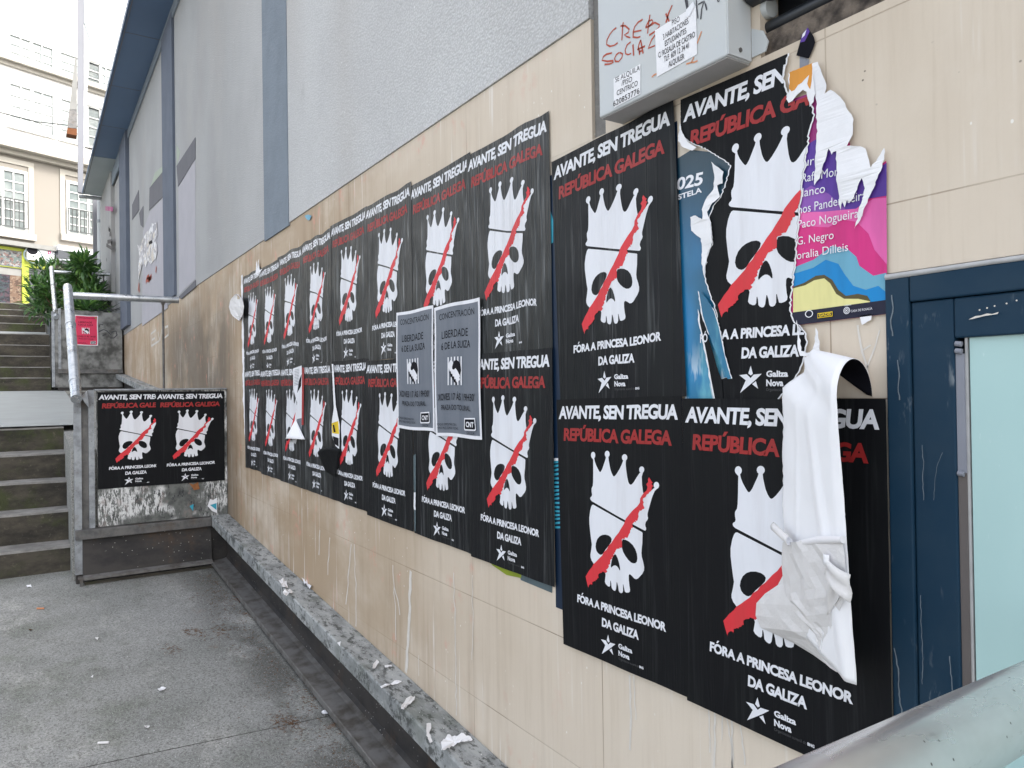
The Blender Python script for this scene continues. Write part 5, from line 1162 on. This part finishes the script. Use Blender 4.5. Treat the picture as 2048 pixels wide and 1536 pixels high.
c = MB(); fbox(c, u1-.349, 3.62, u1-.001, zo-.25, -.149, -.115); c.build('tiled_jamb', M['brickish'], sh)
sg = empty('shop_sign', (FP.x, FP.y, 6.0), 'white shop sign with a round drawn emblem left of the dark awning', 'sign')
sa, sbt = fu(51, 492), fu(106, 526)
c = MB(); fbox(c, sa[0], sbt[1], fu(106, 510)[0], sa[1], .0, .12); c.build('panel', M['white'], sg)
oc = FP+FN*.121; S = Sheet(); ce = fu(66, 511, .12)
S.ink(ring(ce[0], ce[1], .23, .27, 24, 1.1), M['greyp']); S.ink(ring(ce[0]-.02, ce[1]+.16, 0, .13, 16, 1.3), M['ink']); S.ink(ring(ce[0], ce[1]-.04, 0, .03, 8), M['ink']); S.ink(poly([(ce[0]+.08, ce[1]-.06), (ce[0]+.22, ce[1]-.05), (ce[0]+.2, ce[1]-.08)]), M['greyp'])
S.ink(text('d', ce[0]+.46, None, ce[1]+.12, .16, .02), M['magenta']); S.ink(text('o', ce[0]+.60, None, ce[1]+.12, .16, .0), M['greyp'])
S.build('emblem', oc, FU, FN, 0, .002, None, sg)
aw = empty('dark_awning', (FP.x, FP.y, 6.0), 'dark blue awning with white strip right of the white shop sign', 'awning')
c = MB(); fbox(c, fu(106.5, 510)[0], fu(106, 528)[1], 12, fu(106, 502)[1], .0, .35); c.build('valance', M['darkglass'], aw)
c = MB(); fbox(c, fu(106.5, 510)[0], fu(106, 501.5)[1], 12, fu(106, 492)[1], .0, .36); c.build('white_strip', M['white'], aw)
c = MB(); fbox(c, u2+.02, 3.62, 12, P_(58, 535)[1]-.01, -.149, -.10); c.build('shop_window', M['darkglass'], sh)
c = MB(); fbox(c, u2+.03, 3.9, u2+1.4, 4.35, -.099, -.06); c.build('window_poster', M['white'], sh)
cab = MB(); cab.tube([FP+FU*-9+FN*.45+Vector((0, 0, fu(-20, 240)[1])), FP+FU*fu(60, 248)[0]+FN*.45+Vector((0, 0, fu(60, 249)[1])), FP+FU*fu(150, 258)[0]+FN*.45+Vector((0, 0, fu(150, 259)[1]))], .022, 6)
tag(cab.build('cable', M['iron']), 'dark cable strung along the white upper floor of the facade', 'cable')

# ================================================================= OLEANDER
ol = empty('oleander_bush', (-15.2, -.7, 2.99), 'dense dark green bush growing out of the concrete planter', 'bush')
rl = random.Random(21)
def leafmesh(count, seed, cent, rad, mats, name, lo=.14, hi=.26):
    r = random.Random(seed); mb = MB()
    for _ in range(count):
        # clumps on shells so that gaps stay between them
        c = r.choice(cent); d = Vector((r.gauss(0, 1), r.gauss(0, 1), r.gauss(0, 1))).normalized()
        p = Vector(c[:3])+d*(c[3]*r.uniform(.35, 1.0)); dirv = (d+Vector((r.uniform(-.5, .5), r.uniform(-.5, .5), r.uniform(.0, .9)))).normalized()
        L = r.uniform(lo, hi); wv = L*r.uniform(.10, .15); side = dirv.cross(Vector((r.uniform(-.4, .4), r.uniform(-.4, .4), 1))).normalized(); up = side.cross(dirv)
        drop = up*(-L*r.uniform(.02, .14))
        a, m1, m2, t = p, p+dirv*L*.35, p+dirv*L*.7+drop*.5, p+dirv*L+drop*1.6
        vs = [a, m1+side*wv+up*wv*.35, m1, m1-side*wv+up*wv*.35, m2+side*wv*.8+up*wv*.3, m2, m2-side*wv*.8+up*wv*.3, t]
        k = 0 if r.random() < .72 else 1
        mb.add(vs, [(0, 2, 1), (0, 3, 2), (1, 2, 5, 4), (2, 3, 6, 5), (4, 5, 7), (5, 6, 7)], k, False)
    return mb.build(name, mats, ol, recalc=False)
cent = []
for _ in range(50):
    x, y, z = rl.uniform(-16.6, -14.9), rl.uniform(-.66, -.30), rl.uniform(3.05, 3.8)
    if z > 3.6 and (y < -.6 or y > -.4): z -= .25
    cent.append((x, y, z, rl.uniform(.13, .24)))
for _ in range(16): cent.append((rl.uniform(-17.2, -15.8), rl.uniform(-1.22, -.9), rl.uniform(3.1, 4.0), rl.uniform(.12, .22)))
for _ in range(9): cent.append((rl.uniform(-14.5, -13.95), rl.uniform(-.8, -.35), rl.uniform(3.0, 3.22), rl.uniform(.08, .15)))
for _ in range(6): cent.append((rl.uniform(-15.6, -14.8), rl.uniform(-.75, -.45), rl.uniform(3.86, 3.98), rl.uniform(.08, .14)))
leafmesh(3700, 5, cent, 0, [M['leafA'], M['leafB']], 'foliage')
sm = MB()
for _ in range(26):
    c = rl.choice(cent); a = Vector((rl.uniform(-16, -14.2), rl.uniform(-.9, -.25), 2.98)); sm.tube([a, a.lerp(Vector(c[:3]), .6)+Vector((0, 0, .05)), Vector(c[:3])], [.022, .014, .006], 6)
sm.build('stem', M['stem'], ol)
# clippings lying on the planter edge and at the thin post
def debris(label, c, n, seed, mat, L, name='twig_pile'):
    r = random.Random(seed); mb = MB()
    for _ in range(n):
        p = Vector(c)+Vector((r.uniform(-.10, .10), r.uniform(-.13, .13), r.uniform(0, .03))); d = Vector((r.uniform(-1, 1), r.uniform(-1, 1), r.uniform(-.1, .5))).normalized()
        mb.tube([p, p+d*L*.5+Vector((0, 0, .01)), p+d*L*r.uniform(.7, 1)], [.006, .005, .002], 5)
    return tag(mb.build(name, mat), label, 'twigs')
debris('dark twigs lying on top of the planter by the wall', (-13.95, -.28, 3.0), 16, 2, M['iron'], .3)
debris('reddish dry twigs behind the black poster parapet', (-7.2, -.14, 1.52), 14, 3, M['leafdry'], .16)

# ================================================================= LITTER
def on_ramp(px, py, z0=-.169):
    r = ray(px, py); t = (z0-CAMP.z-SL*CAMP.x)/(r.z+SL*r.x); return CAMP+r*t
def scrap(pts2, plane_pt, label, mat, seed, lift=.004, curl=.01, cat='litter', name='paper_scrap', group='paper scraps lying about'):
    r = random.Random(seed); cx_ = sum(p[0] for p in pts2)/len(pts2); cy_ = sum(p[1] for p in pts2)/len(pts2)
    pts2 = [(cx_+(p[0]-cx_)*.88, cy_+(p[1]-cy_)*.88) for p in pts2]; pts2 = jag(pts2+[pts2[0]], 4, 1.3, seed)[:-1]
    q = [plane_pt(*p) for p in pts2]; c = sum(q, Vector())/len(q)
    up = Vector((0, 0, 1)); vs = [c+up*(lift+curl*.3)]+[p+up*(lift+r.uniform(0, curl)) for p in q]; n = len(q)
    mb = MB(); mb.add(vs, [(0, 1+i, 1+(i+1) % n) for i in range(n)], 0, False); o = mb.build(name, [mat])
    s_ = o.modifiers.new('thickness', 'SOLIDIFY'); s_.thickness = .0012
    return tag(o, label, cat, group)
LB = lambda x, y: on_ramp(x, y, .2300)
scrap([(800,1422),(812,1400),(832,1393),(830,1404),(818,1414),(806,1428)], LB, 'folded white scrap with red tint midway on the ledge', M['paper2'], 1)
scrap([(882,1516),(878,1496),(893,1476),(920,1478),(945,1477),(950,1482),(925,1492),(900,1498)], LB, 'largest white paper scrap bent over the near ledge edge', M['paper'], 2, curl=.018)
scrap([(852,1447),(862,1446),(863,1458),(858,1470),(866,1490),(860,1492),(852,1474)], LB, 'narrow white smear of paper near the biggest ledge scrap', M['paper2'], 3, curl=.004)
scrap([(758,1376),(775,1370),(806,1364),(806,1367),(780,1374),(760,1380)], LB, 'thin curved white paper strip across the ledge', M['paper'], 4)
scrap([(746,1332),(754,1324),(760,1330),(754,1338),(744,1342)], LB, 'small cream scrap on the middle of the ledge', M['paper2'], 5)
scrap([(768,1337),(784,1333),(785,1335),(770,1341)], LB, 'thin sliver of paper right of the small cream scrap', M['paper'], 6)
scrap([(556,1163),(566,1160),(574,1166),(578,1178),(570,1180),(562,1172)], LB, 'white wad of paper on the far part of the ledge', M['paper2'], 7, curl=.02)
scrap([(564,1188),(576,1182),(588,1186),(580,1194),(568,1196)], LB, 'pinkish paper wad at the ledge front edge', M['paper2'], 8, curl=.018)
scrap([(602,1160),(612,1164),(620,1176),(624,1184),(614,1178)], LB, 'white peel standing against the wall on the ledge', M['paper'], 9, curl=.03)
scrap([(674,1290),(682,1286),(680,1296)], LB, 'tiny white flake on the ledge front edge', M['paper'], 10)
GR = lambda x, y: on_ramp(x, y)
for i, (pts, lb) in enumerate([([(314,1383),(322,1378),(334,1378),(328,1384),(318,1387)], 'bright white scrap in the middle of the paving'), ([(642,1426),(652,1423),(658,1428),(650,1434),(644,1433)], 'white scrap on the paving close to the steel lip'), ([(745,1500),(756,1494),(764,1497),(756,1503)], 'white scrap resting in the steel channel'),
                    ([(52,1174),(62,1172),(64,1176),(54,1177)], 'white scrap in front of the lowest step'), ([(190,1279),(198,1278),(195,1282),(191,1282)], 'tiny white flake left of the bright paving scrap'), ([(181,1357),(187,1354),(186,1360)], 'pale flake above the long cigarette end'), ([(288,1456),(300,1453),(300,1458),(290,1460)], 'cream flake near the paving joint')]):
    scrap(pts, GR, lb, M['paper'] if i < 4 else M['paper2'], 20+i)
def butt(p0, p1, label, mat):
    a, b = GR(*p0), GR(*p1); mb = MB(); up = Vector((0, 0, .007)); mb.tube([a+up, b+up], .0055, 8); tag(mb.build('cigarette_end', mat), label, 'cigarette end', 'cigarette ends on the paving')
butt((196,1489), (218,1488), 'longer cigarette end at the front of the paving', M['paper2'])
butt((74,1219), (88,1219), 'orange tipped cigarette end left on the paving', M['orangemark'])
scrap([(400,1132),(410,1124),(424,1122),(426,1130),(416,1134),(404,1136)], GR, 'curled brown leaf in the corner of the steel channel', M['leafdry'], 41, curl=.04, cat='leaf', name='dry_leaf', group=None)
scrap([(56,1261),(62,1259),(66,1261),(60,1263)], GR, 'small dark leaf on the left of the paving', M['stem'], 42, cat='leaf', name='dry_leaf', group=None)
# rusty needles gathered along the steel lip: nobody could count them
r = random.Random(77); mb = MB()
clus = [(560,1215),(575,1240),(588,1300),(600,1330),(612,1345),(625,1365),(640,1385),(660,1420),(560,1450),(572,1445),(585,1448),(470,1150),(478,1200),(500,1230),(380,1262),(400,1270),(440,1262),(690,1460),(345,1300),(620,1400)]
for px, py in clus:
    c = GR(px, py)
    for _ in range(34):
        p = c+Vector((r.gauss(0, .05), r.gauss(0, .022), 0)); p.z = zr(p.x)+.004; L = r.uniform(.006, .022); a = r.uniform(0, 6.28); d = Vector((math.cos(a), math.sin(a), r.uniform(-.1, .25)))*L
        mb.tube([p, p+d], [.0014, .0008], 4)
for _ in range(900):
    x = r.uniform(-5.9, -2.2); p = Vector((x, -.16-abs(r.gauss(0, .10)), zr(x)+.003)); L = r.uniform(.004, .014); a = r.uniform(0, 6.28)
    mb.tube([p, p+Vector((math.cos(a), math.sin(a), .1))*L], [.0012, .0007], 4)
tag(mb.build('needle_litter', M['needle']), 'rusty dry needles gathered along the steel channel lip', 'leaf litter', kind='stuff')
# crumbs of paper along the channel
mb = MB()
for _ in range(190):
    if r.random() < .6: x = r.uniform(-6.0, -2.0); y = r.uniform(-.9, -.14); p = Vector((x, y, zr(x)+.002))
    else: x = r.uniform(-6.0, -1.9); y = r.uniform(-.128, -.008); p = Vector((x, y, .2295-SL*x+.001))
    s_ = r.uniform(.0008, .003); a = r.uniform(0, 6.28); u_ = Vector((math.cos(a), math.sin(a), .2))*s_; v_ = Vector((-math.sin(a), math.cos(a), .1))*s_*r.uniform(.4, 1)
    mb.add([p-u_, p+v_, p+u_, p-v_, p+Vector((0, 0, .003))], [(0, 1, 4), (1, 2, 4), (2, 3, 4), (3, 0, 4)])
tag(mb.build('paper_crumbs', M['paper2']), 'tiny white paper crumbs strewn over paving and ledge', 'litter', kind='stuff')
